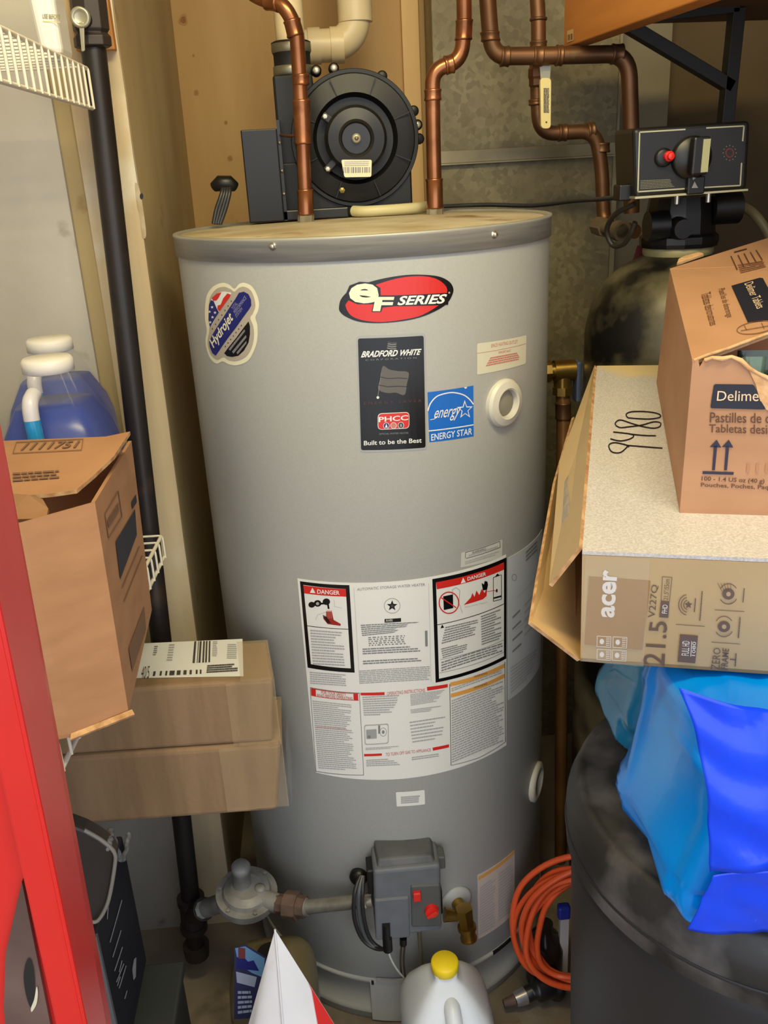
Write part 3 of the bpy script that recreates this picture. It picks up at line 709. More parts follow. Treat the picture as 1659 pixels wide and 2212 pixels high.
# --- gas control
m_ctrl = M('control_grey', (100, 104, 110), (92, 96, 102), rough=0.5, scale=30, spec=0.4)
m_ctrl2 = M('control_darkgrey', (78, 80, 80), rough=0.5)
m_blkpl = M('black_plastic', (15, 14, 15), rough=0.42)
m_redp = M('red_plastic', (206, 38, 32), rough=0.35)
m_ctop = M('control_top_grey', (88, 90, 94), (70, 72, 76), rough=0.6, scale=30)
yf = -0.330
def CP(x, y, yy=yf): return P(x, y, 1, yy)
tl, tr, br, bl = CP(806, 1882), CP(952, 1868), CP(955, 2010), CP(812, 2030)
def front_box(tl, tr, br, bl, y1):
    s = MB(); f = [bl, br, tr, tl]; bk = [Vector((v.x, y1, v.z)) for v in f]
    s.add(f+bk, [(0, 1, 2, 3), (7, 6, 5, 4), (1, 0, 4, 5), (2, 1, 5, 6), (3, 2, 6, 7), (0, 3, 7, 4)]); return s
gv = front_box(tl, tr, br, bl, -0.272).build('gas_control', m_ctrl, wh, 'grey gas control box', bevel=0.006, bseg=3)
MB().hexa([(tl.x+0.006, yf+0.006, tl.z-0.004), (tr.x-0.006, yf+0.006, tr.z-0.004), (tr.x-0.004, -0.275, tr.z-0.004), (tl.x+0.004, -0.275, tl.z-0.004)],
          [(tl.x+0.010, yf+0.014, tl.z+0.010), (tr.x-0.012, yf+0.014, tr.z+0.008), (tr.x-0.010, -0.275, tr.z+0.010), (tl.x+0.006, -0.275, tl.z+0.012)]).build('cover', m_ctop, gv, bevel=0.003)
front_box(CP(809, 1945, yf-0.004), CP(884, 1938, yf-0.004), CP(886, 2026, yf-0.004), CP(812, 2032, yf-0.004), yf+0.004).build('face_plate', m_ctrl, gv, bevel=0.003)
front_box(CP(887, 1914, yf-0.003), CP(951, 1910, yf-0.003), CP(955, 2002, yf-0.003), CP(889, 2004, yf-0.003), yf+0.003).build('dial_plate', m_ctrl2, gv, bevel=0.004)
a, b2 = CP(893, 1948, yf-0.008), CP(909, 1928, yf-0.008)
MB().box((a.x, yf-0.010, a.z), (b2.x, yf-0.002, b2.z)).build('button', m_redp, gv, 'square red igniter button', bevel=0.0015)
kc = CP(932, 1965, yf-0.003); kn = MB(); kn.cyl(kc, kc+Vector((0, -0.007, 0)), 0.0115, 0.0105, n=24); kn.obox(kc+Vector((0, -0.009, 0)), Vector((0.0076, 0, 0.0057)), Vector((0, 0.003, 0)), Vector((-0.0015, 0, 0.0020))); kn.build('knob', m_redp, gv, 'round red gas knob', bevel=0.0006)
MB().box((tr.x-0.002, yf+0.02, tr.z-0.028), (tr.x+0.010, -0.285, tr.z-0.004)).build('side_lug', m_ctrl2, gv, bevel=0.002)
MB().box((br.x-0.004, yf+0.012, br.z+0.02), (br.x+0.004, -0.285, br.z+0.07)).build('side_cap', m_blkpl, gv, bevel=0.003)
MB().box((tl.x-0.010, yf+0.014, tl.z-0.060), (tl.x+0.002, -0.283, tl.z-0.012)).build('connector', m_blkpl, gv, bevel=0.002)
# grommet, wiring and tubing of the control
c, d = portdir(776, 1890)
MB().lathe([(0.015, 0.0), (0.015, 0.008), (0.011, 0.013), (0.0001, 0.014)], c, d, 24).build('grommet', m_blkpl, wh)
m_wire = M('black_cable', (40, 40, 42), rough=0.4); m_wire2 = M('grey_cable', (74, 78, 82), rough=0.4)
for k, (dx, mt) in enumerate(((0, m_wire), (9, m_wire2), (17, m_wire))):
    pts = [P(779+dx*0.4, 1892, 1, -0.300), P(766+dx, 1930, 1, -0.318), P(766+dx*1.2, 1985, 1, -0.315), P(784+dx, 2030, 1, -0.310), P(815+dx*0.6, 2050, 1, -0.318), P(842, 2046, 1, -0.335)]
    MB().tube(catmull(pts, 7), 0.0034, 8).build('cable', mt, wh)
MB().cyl(CP(834, 1996, yf-0.006), CP(835, 2028, yf-0.006), 0.0065, n=10).build('plug', m_blkpl, gv)
MB().cyl(CP(836, 2022, yf-0.002), CP(838, 2052, yf-0.002), 0.008, n=10).build('plug', m_blkpl, gv)
MB().cyl(CP(871, 2026, yf+0.012), CP(871, 2040, yf+0.012), 0.006, n=10).build('plug', m_blkpl, gv)
pts = [P(837, 2046, 1, -0.331), P(843, 2068, 1, -0.328), P(856, 2092, 1, -0.318), P(872, 2112, 1, -0.310)]
MB().tube(catmull(pts, 6), 0.0017, 8).build('white_wire', M('white_insulation', (206, 208, 200), rough=0.4), wh)
for dx in (-3, 4):
    MB().tube(catmull([P(871+dx, 2038, 1, -0.318), P(868+dx, 2075, 1, -0.31), P(871+dx, 2110, 1, -0.305)], 6), 0.0016, 8).build('dark_wire', M('brown_insulation', (70, 52, 40), rough=0.5), wh)
MB().tube([P(905, 2004, 1, -0.312), P(908, 2050, 1, -0.308), P(912, 2100, 1, -0.300)], 0.0036, 10).build('pilot_tube', M('dull_tube', (132, 126, 108), rough=0.4, metal=0.6), wh)

# ================================================================== vent blower on the lid
m_blk = M('black_housing', (20, 19, 19), (15, 14, 14), rough=0.48, scale=20, spec=0.45)
m_blk2 = M('black_housing_satin', (25, 24, 23), rough=0.38)
m_bolt = M('bright_bolt', (206, 200, 178), rough=0.3, metal=0.6)
YBL = 0.115
bc = P(768, 300, 1, YBL); s_px = Z(bc)/FPX          # metres per pixel there
vb = thing('vent_blower', (bc.x, 0.18, 1.334), 'black round vent blower with a motor on the heater lid', 'blower')
RB = 139*s_px
AXB = (0, -1, 0)
sc = MB(); sc.lathe([(RB*0.97, -0.105), (RB, -0.100), (RB, -0.055), (RB*1.02, -0.053), (RB*1.02, -0.043), (RB, -0.041), (RB, -0.010), (RB*0.99, -0.008), (RB*0.94, -0.008), (RB*0.92, -0.004), (RB*0.66, 0.002), (RB*0.635, -0.003), (RB*0.60, -0.014), (0.0001, -0.016)], bc, AXB, 72, sharp=True)
hs = sc.build('housing', m_blk, vb)
# scroll outlet rising to the coupling, foot block, ribs
pu = [P(596, 190, 1, 0.175), P(680, 176, 1, 0.175)]
ou = MB(); x0 = P(600, 300, 1, 0.14).x; x1 = P(700, 300, 1, 0.14).x; zt = P(640, 165, 1, 0.17).z
ou.hexa([(x0, 0.135, 1.40), (x1, 0.135, 1.40), (x1, 0.215, 1.40), (x0, 0.215, 1.40)], [(x0, 0.135, zt), (x1-0.012, 0.135, zt), (x1-0.012, 0.215, zt), (x0, 0.215, zt)]); ou.build('outlet', m_blk, vb, bevel=0.004)
fz = 1.334
xr_ = P(890, 400, 1, 0.13).x; xl_ = P(602, 400, 1, 0.13).x
fb = MB(); fb.box((xl_, 0.130, fz), (xr_, 0.220, bc.z-0.03)); fb.build('foot', m_blk, vb, bevel=0.003)
MB().box((xl_-0.0, 0.105, fz), (xl_+0.11, 0.135, fz+0.016)).build('foot_plate', m_blk2, vb, bevel=0.002)
for k in range(8):
    a = math.radians(22+45*k); d = Vector((math.cos(a), 0, math.sin(a))); t = Vector((-math.sin(a), 0, math.cos(a)))
    MB().obox(bc+d*(RB*0.79)+Vector((0, -0.0025, 0)), d*(RB*0.13), t*0.0007, Vector((0, 0.0012, 0))).build('rib', m_blk, hs)
# motor cover and hub
mt = MB(); mt.lathe([(67*s_px, -0.018), (66*s_px, 0.018), (60*s_px, 0.024), (38*s_px, 0.027), (33*s_px, 0.024), (30*s_px, 0.020), (10*s_px, 0.020), (0.0001, 0.020)], bc, AXB, 48, sharp=True)
mo = mt.build('motor', m_blk2, vb)
MB().lathe([(10*s_px, 0.020), (10*s_px, 0.026), (7*s_px, 0.029), (0.0001, 0.0295)], bc, AXB, 20).build('hub_nut', m_bolt, mo)
MB().lathe([(5*s_px, 0.029), (4*s_px, 0.031), (0.0001, 0.031)], bc, AXB, 6).build('hub_pin', M('dark_steel', (120, 112, 92), rough=0.4, metal=0.7), mo)
for (x, y) in ((702, 252), (806, 249), (708, 365)):
    c = P(x, y, 1, YBL-0.004); dr = (bc-c); dr.y = 0; dr.normalize()
    MB().obox(c+dr*0.009, dr*0.014, Vector((0, 0.004, 0)), dr.cross(Vector((0, 1, 0)))*0.006).build('mount_ear', m_blk2, mo, bevel=0.002)
    MB().lathe([(0.0046, 0.003), (0.0046, 0.007), (0.0032, 0.0085), (0.0001, 0.009)], c, AXB, 6, sm=False).build('bolt', m_bolt, mo)
c = P(739, 411, 1, YBL-0.002)
MB().lathe([(0.0046, 0.0), (0.0046, 0.006), (0.0001, 0.007)], c, AXB, 6, sm=False).build('bolt', M('brass_screw', (150, 128, 70), rough=0.35, metal=0.8), vb)
for (x, y) in ((683, 153), (721, 148), (901, 270), (617, 347), (843, 440), (825, 165), (893, 240), (905, 300)):
    c = P(x, y, 1, YBL+0.042); d = (c-bc); d.y = 0
    MB().lathe([(0.0085, -0.012), (0.0085, 0.004), (0.006, 0.006), (0.0001, 0.006)], c, AXB, 14).build('lug', m_blk, vb)
    if (x, y) in ((825, 165), (893, 240), (905, 300)): continue
    MB().lathe([(0.0055, 0.006), (0.0055, 0.009), (0.003, 0.0105), (0.0001, 0.0105)], c, AXB, 12).build('bolt', m_bolt, vb)
# barcode label on the motor
ps = PlaneSurf(Vector((bc.x, YBL-0.0275, bc.z)), Vector((bc.x+1, YBL-0.0275, bc.z)), Vector((bc.x, YBL-0.0275, bc.z+1)))
lo_ = sticker('barcode_label', 'small white barcode label', rrect([(744, 383), (802, 382), (803, 345), (737, 345)], 4), M('label_ivory', (232, 222, 186), rough=0.4), lambda p: (p.bars([(742, 374), (800, 373), (800, 361), (742, 361)], 26, G_, 1, 3), p.rows([(744, 360), (798, 359), (798, 347), (744, 348)], 3, G2, 1, seed=8)), surf=ps, parent=mo)
MB().box(tuple(ps.to3d(*ps.frompx(746, 383), -0.006)), tuple(ps.to3d(*ps.frompx(798, 346), -0.0001))).build('label_pad', m_blk2, mo)
# junction box on the left
a = P(519, 281, 1, 0.10); b2 = P(598, 282, 1, 0.10)
jb = MB(); jb.box((a.x, 0.10, fz), (b2.x, 0.20, a.z)); jo = jb.build('junction_box', m_blkpl, vb, bevel=0.002)
MB().box((b2.x, 0.105, fz), (b2.x+0.005, 0.20, a.z+0.012)).build('box_flange', m_blk2, vb)
for z in (0.3, 0.55, 0.85): MB().lathe([(0.003, 0), (0.003, 0.002), (0.0001, 0.003)], (b2.x+0.0025, 0.105, fz+(a.z-fz)*z), AXB, 10).build('screw', m_screw, jo)
# pale hose lying on the lid
pts = [P(764, 456, 1, 0.10), P(790, 458, 1, 0.085), P(840, 455, 1, 0.085), P(890, 450, 1, 0.10), P(922, 447, 1, 0.13)]
for q in pts: q.z = max(q.z, 1.3425)
MB().tube(catmull(pts, 8), 0.0085, 12).build('condensate_hose', M('pale_hose', (206, 196, 150), rough=0.5), label='short beige hose lying along the foot of the black blower', category='hose')
# loose plug and cables left of the blower
pl = thing('blower_cord', P(470, 484, 1, 0.10), 'looped black power cord with plug left of the blower', 'cord')
k0 = [P(462, 484, 1, 0.10), P(470, 450, 1, 0.115), P(478, 418, 1, 0.13), P(484, 402, 1, 0.14), P(476, 392, 1, 0.15)]
for dx in (-8, 0, 8, 16):
    pts = [P(466+dx*0.6, 484, 1, 0.10), P(474+dx*0.8, 452, 1, 0.105), P(484+dx*0.7, 420, 1, 0.11), P(486+dx*0.6, 404, 1, 0.12), P(484+dx*0.4, 396, 1, 0.135)]
    MB().tube(catmull(pts, 6), 0.0034, 8).build('strand', m_wire, pl)
c = P(483, 400, 1, 0.12)
MB().tube([P(462, 404, 1, 0.13), P(474, 396, 1, 0.125), P(496, 396, 1, 0.125), P(509, 404, 1, 0.13)], [0.008, 0.012, 0.012, 0.008], 12).build('plug', m_blkpl, pl)

# ================================================================== white vent pipe with rubber coupling
m_pvc = M('white_pvc', (222, 204, 166), (212, 192, 150), rough=0.38, scale=8)
m_rub = M('black_rubber', (24, 22, 21), rough=0.6)
m_clamp = M('steel_clamp', (150, 146, 126), rough=0.35, metal=0.7)
vp = thing('vent_pipe', P(630, 170, 1, 0.175), 'cream-white plastic vent pipe rising from the blower through a black coupling', 'pipe')
yv = 0.175; c0 = P(634, 168, 1, yv); ct = P(632, 92, 1, yv); rv = PXR(c0, 62)
MB().cyl((c0.x, yv, ct.z-0.02), (c0.x, yv, 2.395), rv, n=32).build('riser', m_pvc, vp)
cp = MB(); rc = PXR(c0, 82)
h0, h1 = zt, ct.z
cp.lathe([(rc*0.97, h0-0.002), (rc, h0), (rc, h0+(h1-h0)*0.3), (rc*0.96, h0+(h1-h0)*0.36), (rc*0.96, h0+(h1-h0)*0.64), (rc, h0+(h1-h0)*0.7), (rc*1.03, h1), (rc*0.9, h1+0.002), (rv, h1+0.002)], (c0.x, yv, 0), (0, 0, 1), 40); co = cp.build('rubber_coupling', m_rub, vp)
for f in (0.17, 0.84):
    z = h0+(h1-h0)*f; MB().lathe([(rc*1.0, z-0.007), (rc*1.035, z-0.006), (rc*1.035, z+0.006), (rc*1.0, z+0.007)], (c0.x, yv, 0), (0, 0, 1), 40).build('hose_clamp', m_clamp, co)
# second run: horizontal leg with an elbow
yh = 0.43
hp = thing('vent_elbow', P(740, 95, 1, yh), 'cream-white plastic vent elbow behind the blower top', 'pipe')
rh = PXR(P(740, 95, 1, yh), 66)
A0, A1, A2 = P(640, 104, 1, yh), P(770, 92, 1, yh), P(768, -150, 1, yh)
A0.z = A1.z = P(720, 98, 1, yh).z; A2.x = A1.x; A2.z = 2.395
MB().tube(bend([A0, A1, A2], 0.075, 12), rh, 28).build('elbow_run', m_pvc, hp)
for px0, px1 in ((666, 692), (714, 742)):
    a = P(px0, 98, 1, yh).x; b2 = P(px1, 98, 1, yh).x
    MB().cyl((a, yh, A1.z), (b2, yh, A1.z), rh*1.10, n=28).build('socket_ring', m_pvc, hp)
zr = P(770, 48, 1, yh).z; MB().cyl((A1.x, yh, zr), (A1.x, yh, zr+0.045), rh*1.12, n=28).build('socket_ring', m_pvc, hp)

# ================================================================== copper pipes
m_cu = M('copper', (176, 116, 78), (122, 76, 48), rough=0.28, metal=0.85, scale=9, c3=(104, 62, 38), s3=22, lo3=0.56, hi3=0.74)
m_cu2 = M('tarnished_copper', (134, 96, 66), (98, 68, 46), rough=0.45, metal=0.75, scale=8, c3=(120, 118, 88), s3=14, lo3=0.60, hi3=0.74)
m_nip = M('galvanised_nipple', (186, 184, 168), (150, 140, 116), rough=0.4, metal=0.6, scale=40)
def ringfit(a, b, r, th=1.14):
    """soldered coupling between two points"""
    a, b = Vector(a), Vector(b); d = (b-a).normalized(); s = MB()
    L = (b-a).length
    s.lathe([(r, 0), (r*th*1.06, 0.001), (r*th*1.06, 0.003), (r*th, 0.005), (r*th, L-0.005), (r*th*1.06, L-0.003), (r*th*1.06, L-0.001), (r, L)], a, d, 24); return s
def ring1(c, d, r, w=0.004, th=1.2):
    d = Vector(d).normalized(); s = MB(); s.lathe([(r, -w), (r*th, -w*0.6), (r*th, w*0.6), (r, w)], c, d, 24); return s
# hot outlet on the left
yL = 0.055
base = P(660, 476, 1, yL); rL = PXR(base, 30)
cL = thing('copper_outlet_pipe', (base.x, yL, 1.334), 'bright copper pipe in front of the blower, bending left at the top', 'pipe')
pts = [P(661, 462, 1, yL), P(655, 320, 1, yL), P(648, 180, 1, yL), P(640, 60, 1, yL), P(612, 8, 1, yL), P(560, -4, 1, yL+0.03), P(524, -30, 1, yL+0.05), Vector((P(520, -50, 1, yL+0.055).x, yL+0.055, 2.395))]
MB().tube(bend(pts, 0.035, 8), rL, 20).build('pipe', m_cu, cL)
MB().cyl((base.x, yL, 1.331), P(661, 460, 1, yL), rL*1.18, n=8, sm=False).build('nipple', m_nip, cL)
ringfit(P(661, 466, 1, yL), P(659, 408, 1, yL), rL).build('coupling', m_cu, cL)
ringfit(P(655, 312, 1, yL), P(651, 215, 1, yL), rL, 1.2).build('coupling', m_cu, cL)
ringfit(P(651, 185, 1, yL), P(650, 160, 1, yL), rL, 1.1).build('coupling', m_cu, cL)
ringfit(P(639, 80, 1, yL), P(630, 42, 1, yL), rL, 1.12).build('coupling', m_cu, cL)
ringfit(P(604, 6, 1, yL+0.004), P(576, 1, 1, yL+0.018), rL, 1.14).build('coupling', m_cu, cL)
pts = [P(646, 288, 1, yL-0.005), P(628, 294, 1, yL+0.01), P(606, 292, 1, yL+0.045)]
MB().tube(catmull(pts, 6), 0.0022, 8).build('bonding_wire', m_cu, cL)
# cold inlet on the right
yR = 0.07
base = P(940, 466, 1, yR); rR = PXR(base, 31)
cR = thing('copper_inlet_pipe', (base.x, yR, 1.334), 'copper pipe with an S-bend right of the blower', 'pipe')
pts = [P(940, 455, 1, yR), P(936, 300, 1, yR), P(934, 150, 1, yR), P(996, 132, 1, yR), P(1003, 60, 1, yR), Vector((P(1003, -60, 1, yR).x, yR, 2.395))]
MB().tube(bend(pts, 0.026, 8), rR, 20).build('pipe', m_cu, cR)
MB().cyl((base.x, yR, 1.331), P(940, 448, 1, yR), rR*1.2, n=8, sm=False).build('nipple', m_nip, cR)
ringfit(P(940, 452, 1, yR), P(938, 385, 1, yR), rR).build('coupling', m_cu, cR)
ringfit(P(935, 218, 1, yR), P(935, 192, 1, yR), rR, 1.1).build('coupling', m_cu, cR)
ringfit(P(960, 142, 1, yR), P(980, 137, 1, yR), rR, 1.12).build('coupling', m_cu, cR)
ringfit(P(1001, 88, 1, yR), P(1003, 42, 1, yR), rR, 1.1).build('coupling', m_cu, cR)
# large tarnished line with a horizontal run
yB = 0.24; rB = PXR(P(1200, 120, 1, yB), 36)
cB = thing('copper_main_pipe', P(1362, 400, 1, yB), 'thick tarnished copper pipe running sideways above the valve and down behind the softener', 'pipe')
pts = [Vector((P(1050, -60, 1, yB).x, yB, 2.395)), P(1050, -60, 1, yB), P(1056, 40, 1, yB), P(1064, 122, 1, yB), P(1200, 120, 1, yB), P(1358, 116, 1, yB), P(1364, 300, 1, yB), P(1364, 460, 1, yB)]
MB().tube(bend(pts, 0.038, 8), rB, 20).build('pipe', m_cu2, cB)
for a, b2 in (((1100, 122), (1080, 122)), ((1150, 121), (1172, 121)), ((1200, 120), (1215, 120)), ((1320, 117), (1345, 117))):
    ringfit(P(*a, 1, yB), P(*b2, 1, yB), rB, 1.1).build('coupling', m_cu2, cB)
ringfit(P(1060, 90, 1, yB), P(1058, 68, 1, yB), rB, 1.1).build('coupling', m_cu2, cB)
# valve line behind it
yC = 0.30; rC = PXR(P(1165, 200, 1, yC), 31)
cC = thing('copper_valve_pipe', P(1300, 490, 1, yC), 'tarnished copper pipe with a ball valve, stepping right to the softener', 'pipe')
pts = [Vector((P(1157, -60, 1, yC).x, yC, 2.395)), P(1157, -60, 1, yC), P(1164, 60, 1, yC), P(1160, 200, 1, yC), P(1166, 290, 1, yC), P(1286, 282, 1, yC), P(1300, 360, 1, yC), P(1304, 487, 1, yC), P(1372, 500, 1, 0.20)]
MB().tube(bend(pts, 0.030, 8), rC, 20).build('pipe', m_cu2, cC)
for a, b2 in (((1163, 45), (1163, 38)), ((1163, 88), (1163, 110)), ((1160, 228), (1160, 214)), ((1205, 287), (1224, 286)), ((1268, 283), (1284, 281)), ((1300, 330), (1299, 308))):
    ringfit(P(*a, 1, yC), P(*b2, 1, yC), rC, 1.12).build('coupling', m_cu2, cC)
vbx = MB(); a = P(1163, 190, 1, yC); b2 = P(1165, 125, 1, yC); vbx.lathe([(rC*1.1, 0), (rC*1.35, 0.004), (rC*1.35, 0.014), (rC*1.5, 0.018), (rC*1.5, (b2-a).length-0.018), (rC*1.35, (b2-a).length-0.014), (rC*1.35, (b2-a).length-0.004), (rC*1.1, (b2-a).length)], a, b2-a, 8, sm=False)
va = vbx.build('valve_body', m_cu2, cC)
c = P(1176, 150, 1, yC-0.03); MB().cyl((c.x, yC-0.01, c.z), (c.x, yC-0.045, c.z), 0.007, n=12).build('stem', m_clamp, va)
yh_ = yC-0.050
hb = MB(); q = [P(1166, 142, 1, yh_), P(1190, 142, 1, yh_), P(1188, 170, 1, yh_), P(1168, 170, 1, yh_)]; hb.slab(q[::-1], 0.004); hb.build('lever_plate', m_clamp, va)
q = rrect([(1169, 278), (1190, 278), (1191, 168), (1167, 168)], 9)
q = [P(x, y, 1, yh_-0.005) for x, y in q]
hn = MB(); hn.slab(q, 0.009); hn_ = hn.build('lever', M('cream_vinyl', (226, 208, 140), rough=0.4), va, 'cream sleeved lever', bevel=0.001)
psh = PlaneSurf(q[0], q[0]+Vector((1, 0, 0)), q[0]+Vector((0, 0, 1)))
for v in range(1):
    pr2 = Print(psh, base=0.0006); pr2.rows([(1174, 244), (1186, 244), (1186, 190), (1174, 190)], 22, GD, 1, fill=0.6, ragged=0.1, wmin=0.3, wmax=0.6, seed=5); pr2.disc((1180, 264), 2, 2, GD, 1, 10); pr2.build('print', hn_)
# side connection: brass tee on the heater's right side with a pipe to the floor
bt = thing('brass_side_connection', P(1212, 1870, 1, 0.06), 'brass fitting and copper drop pipe on the right side of the heater', 'pipe')
yS = 0.06
c = P(1216, 800, 1, yS); rs = PXR(P(1210, 1400, 1, yS), 27)
bm = MB(); bm.cyl((0.2775, yS, c.z), (c.x+0.012, yS, c.z), 0.013, n=20); bm.cyl((0.2780, yS, c.z), (0.286, yS, c.z), 0.024, n=24); bm.cyl((0.292, yS, c.z), (0.310, yS, c.z), 0.019, n=8, sm=False); bm.cyl((c.x-0.016, yS, c.z), (c.x+0.020, yS, c.z), 0.0185, n=20); bm.cyl((c.x, yS, c.z+0.004), (c.x, yS, c.z-0.040), 0.0155, n=20); bm.cyl((c.x, yS, c.z-0.028), (c.x, yS, c.z-0.042), 0.0175, n=8, sm=False)
bm.build('brass_tee', m_brass, bt)
MB().box((c.x+0.020, yS-0.016, c.z-0.055), (c.x+0.029, yS+0.010, c.z+0.016)).build('lever', M('bluegrey_lever', (70, 82, 108), rough=0.4), bt, bevel=0.003)
MB().tube([(c.x, yS, c.z-0.03), P(1217, 900, 1, yS), P(1210, 1870, 1, yS), P(1210, 2010, 1, yS)], rs, 18).build('drop_pipe', M('aged_golden_copper', (164, 118, 66), (136, 94, 50), rough=0.4, metal=0.55, scale=8), bt)
ringfit(P(1217, 905, 1, yS), P(1216, 868, 1, yS), rs, 1.12).build('coupling', m_cu2, bt)

# ================================================================== gas pipe, regulator, nipple
m_iron = M('black_iron', (44, 38, 36), (36, 31, 30), rough=0.42, metal=0.2, scale=6, c3=(70, 52, 42), s3=12, lo3=0.62, hi3=0.75)
m_iron2 = M('malleable_iron', (52, 44, 42), rough=0.5, metal=0.2)
m_zinc = M('cast_zinc', (146, 146, 144), (108, 107, 104), rough=0.55, metal=0.2, scale=26)
m_rust = M('rusty_iron', (110, 90, 80), (84, 66, 58), rough=0.65, metal=0.2, scale=30)
g0, g1 = P(183, -60, 1, -0.062), P(413, 1950, 1, -0.200)
def G(y):
    """centre of the pipe at pixel row y"""
    t = (y+60)/2010.0; a = P(183+(413-183)*t, y, 1, -0.062-0.078*t); return a
rg = 0.0165
gp = thing('gas_pipe', G(2050), 'long black iron gas pipe on the left, leaning from ceiling to floor', 'pipe')
MB().tube([Vector((G(-60).x, G(-60).y+0.004, 2.395)), G(-60)] + [G(y) for y in (110, 640, 1300, 1800, 1945)], rg, 20).build('pipe', m_iron, gp)
# gas cock near the top
gt, gb = G(-30), G(105)
dg = (gb-gt).normalized()
gc = MB(); gc.lathe([(rg*1.15, 0), (rg*1.45, 0.004), (rg*1.45, (gb-gt).length*0.70), (rg*1.25, (gb-gt).length*0.76), (rg*1.5, (gb-gt).length*0.82), (rg*1.5, (gb-gt).length*0.97), (rg*1.1, (gb-gt).length)], gt, dg, 8, sm=False)
gk = gc.build('gas_cock', m_iron2, gp, bevel=0.001)
pc = P(174, 38, 1, -0.105)
MB().cyl((pc.x, -0.066, pc.z), (pc.x, -0.104, pc.z), 0.011, n=16).build('plug_stem', m_iron2, gk)
m_lev = M('zinc_lever', (176, 172, 152), rough=0.35, metal=0.6)
MB().lathe([(0.0125, 0.0), (0.0125, 0.004), (0.010, 0.006), (0.008, 0.004), (0.0055, 0.003), (0.0001, 0.003)], (pc.x, -0.104, pc.z), AXB, 28).build('lever_eye', m_lev, gk)
q = [P(x, y, 1, -0.108) for x, y in rrect([(176, 112), (183, 110), (181, 48), (170, 48)], 3)]
lv = MB(); lv.slab(q, 0.004); lv.build('lever', m_lev, gk, bevel=0.001)
# tee and drip leg at the bottom
ta, tb = G(1945), G(1998); dd = (tb-ta).normalized()
tee = MB(); tee.cyl(ta-dd*0.006, tb+dd*0.004, rg*1.32, n=20); tee.cyl(ta-dd*0.008, ta+dd*0.004, rg*1.5, n=20); tee.cyl(tb-dd*0.004, tb+dd*0.008, rg*1.5, n=20)
tm = (ta+tb)/2
rgc = P(533, 1930, 1, -0.235)
inl = P(446, 1962, 1, -0.190)
tee.cyl(tm, tm+(inl-tm)*0.85, rg*1.2, n=18); tee.build('tee', m_iron2, gp)
dr_ = G(2050); MB().cyl(tb, dr_, rg, n=18).build('drip_leg', m_iron, gp)
MB().cyl(dr_-dd*0.012, dr_+dd*0.014, rg*1.45, rg*1.35, n=18).build('drip_cap', m_iron2, gp)
# regulator
rg_ = thing('gas_regulator', (rgc.x, rgc.y, rgc.z-0.05), 'round cast grey gas regulator with a capped spring post', 'regulator')
rx = PXR(rgc, 132)
tilt = Vector((0.08, -0.16, 1)).normalized()
rb = MB(); rb.lathe([(0.0001, -0.046), (rx*0.42, -0.046), (rx*0.52, -0.034), (rx*0.66, -0.022), (rx*0.72, -0.011), (rx, -0.010), (rx, 0.004), (rx*0.80, 0.005), (rx*0.74, 0.012), (rx*0.50, 0.018), (0.0001, 0.020)], rgc, tilt, 40, sharp=True); rb.build('body', m_zinc, rg_)
pc2 = rgc+tilt*0.012+Vector((-0.008, 0.006, 0.0))
MB().lathe([(0.019, 0.0), (0.0155, 0.008), (0.0145, 0.040), (0.016, 0.042), (0.016, 0.050), (0.013, 0.055), (0.0001, 0.056)], pc2, tilt, 24).build('spring_post', m_zinc, rg_)
for k in range(6):
    a = math.radians(60*k+20); x_, y_, _ = MB().frame(tilt)
    MB().lathe([(0.0042, 0.0), (0.0042, 0.005), (0.0001, 0.006)], rgc+x_*(rx*0.88*math.cos(a))+y_*(rx*0.88*math.sin(a))+tilt*0.003, tilt, 6, sm=False).build('bolt', m_zinc, rg_)
v1 = rgc+Vector((0.024, -0.008, 0.014)); MB().lathe([(0.009, -0.006), (0.009, 0.004), (0.006, 0.006), (0.0001, 0.006)], v1, tilt, 16).build('vent_plug', m_zinc, rg_)
o1 = P(600, 1952, 1, -0.260); o2 = P(660, 1960, 1, -0.278); o3 = P(802, 1944, 1, -0.304)
MB().cyl(inl, rgc+(inl-rgc)*0.45, 0.016, n=18).build('inlet_boss', m_zinc, rg_)
un = MB(); un.cyl(inl+(inl-rgc).normalized()*0.012, inl, 0.0155, n=8, sm=False)
un.build('inlet_nut', M('pale_sealant', (186, 196, 192), rough=0.5), rg_)
MB().cyl(rgc+(o1-rgc)*0.45, o1, 0.015, 0.016, n=18).build('outlet_boss', m_zinc, rg_)
nu = MB(); du_ = (o2-o1); nu.cyl(o1, o1+du_*0.30, 0.0165, n=8, sm=False); nu.cyl(o1+du_*0.30, o1+du_*0.75, 0.0235, n=8, sm=False); nu.cyl(o1+du_*0.75, o2, 0.0185, n=8, sm=False)
gn = thing('gas_nipple', o2, 'rusty union and galvanised pipe nipple feeding the gas control', 'pipe')
nu.build('union', m_rust, gn, bevel=0.001)
rn = PXR(o2, 30)
MB().cyl(o2, o2+(o3-o2)*0.80, rn, n=20).build('nipple', M('galvanised_pipe', (176, 176, 172), (128, 124, 116), rough=0.4, metal=0.6, scale=22), gn)
MB().cyl(o2+(o3-o2)*0.80, o2+(o3-o2)*0.94, rn*1.02, n=20).build('sealed_thread', M('thread_sealant', (188, 150, 108), (206, 198, 178), rough=0.6, scale=40), gn)
MB().cyl(o2+(o3-o2)*0.94, o3+(o3-o2).normalized()*0.004, rn*1.1, n=20).build('collar', m_screw, gn)
MB().cyl(o2-(o3-o2).normalized()*0.002, o2+(o3-o2).normalized()*0.004, rn*1.25, n=20).build('collar', m_zinc, gn)

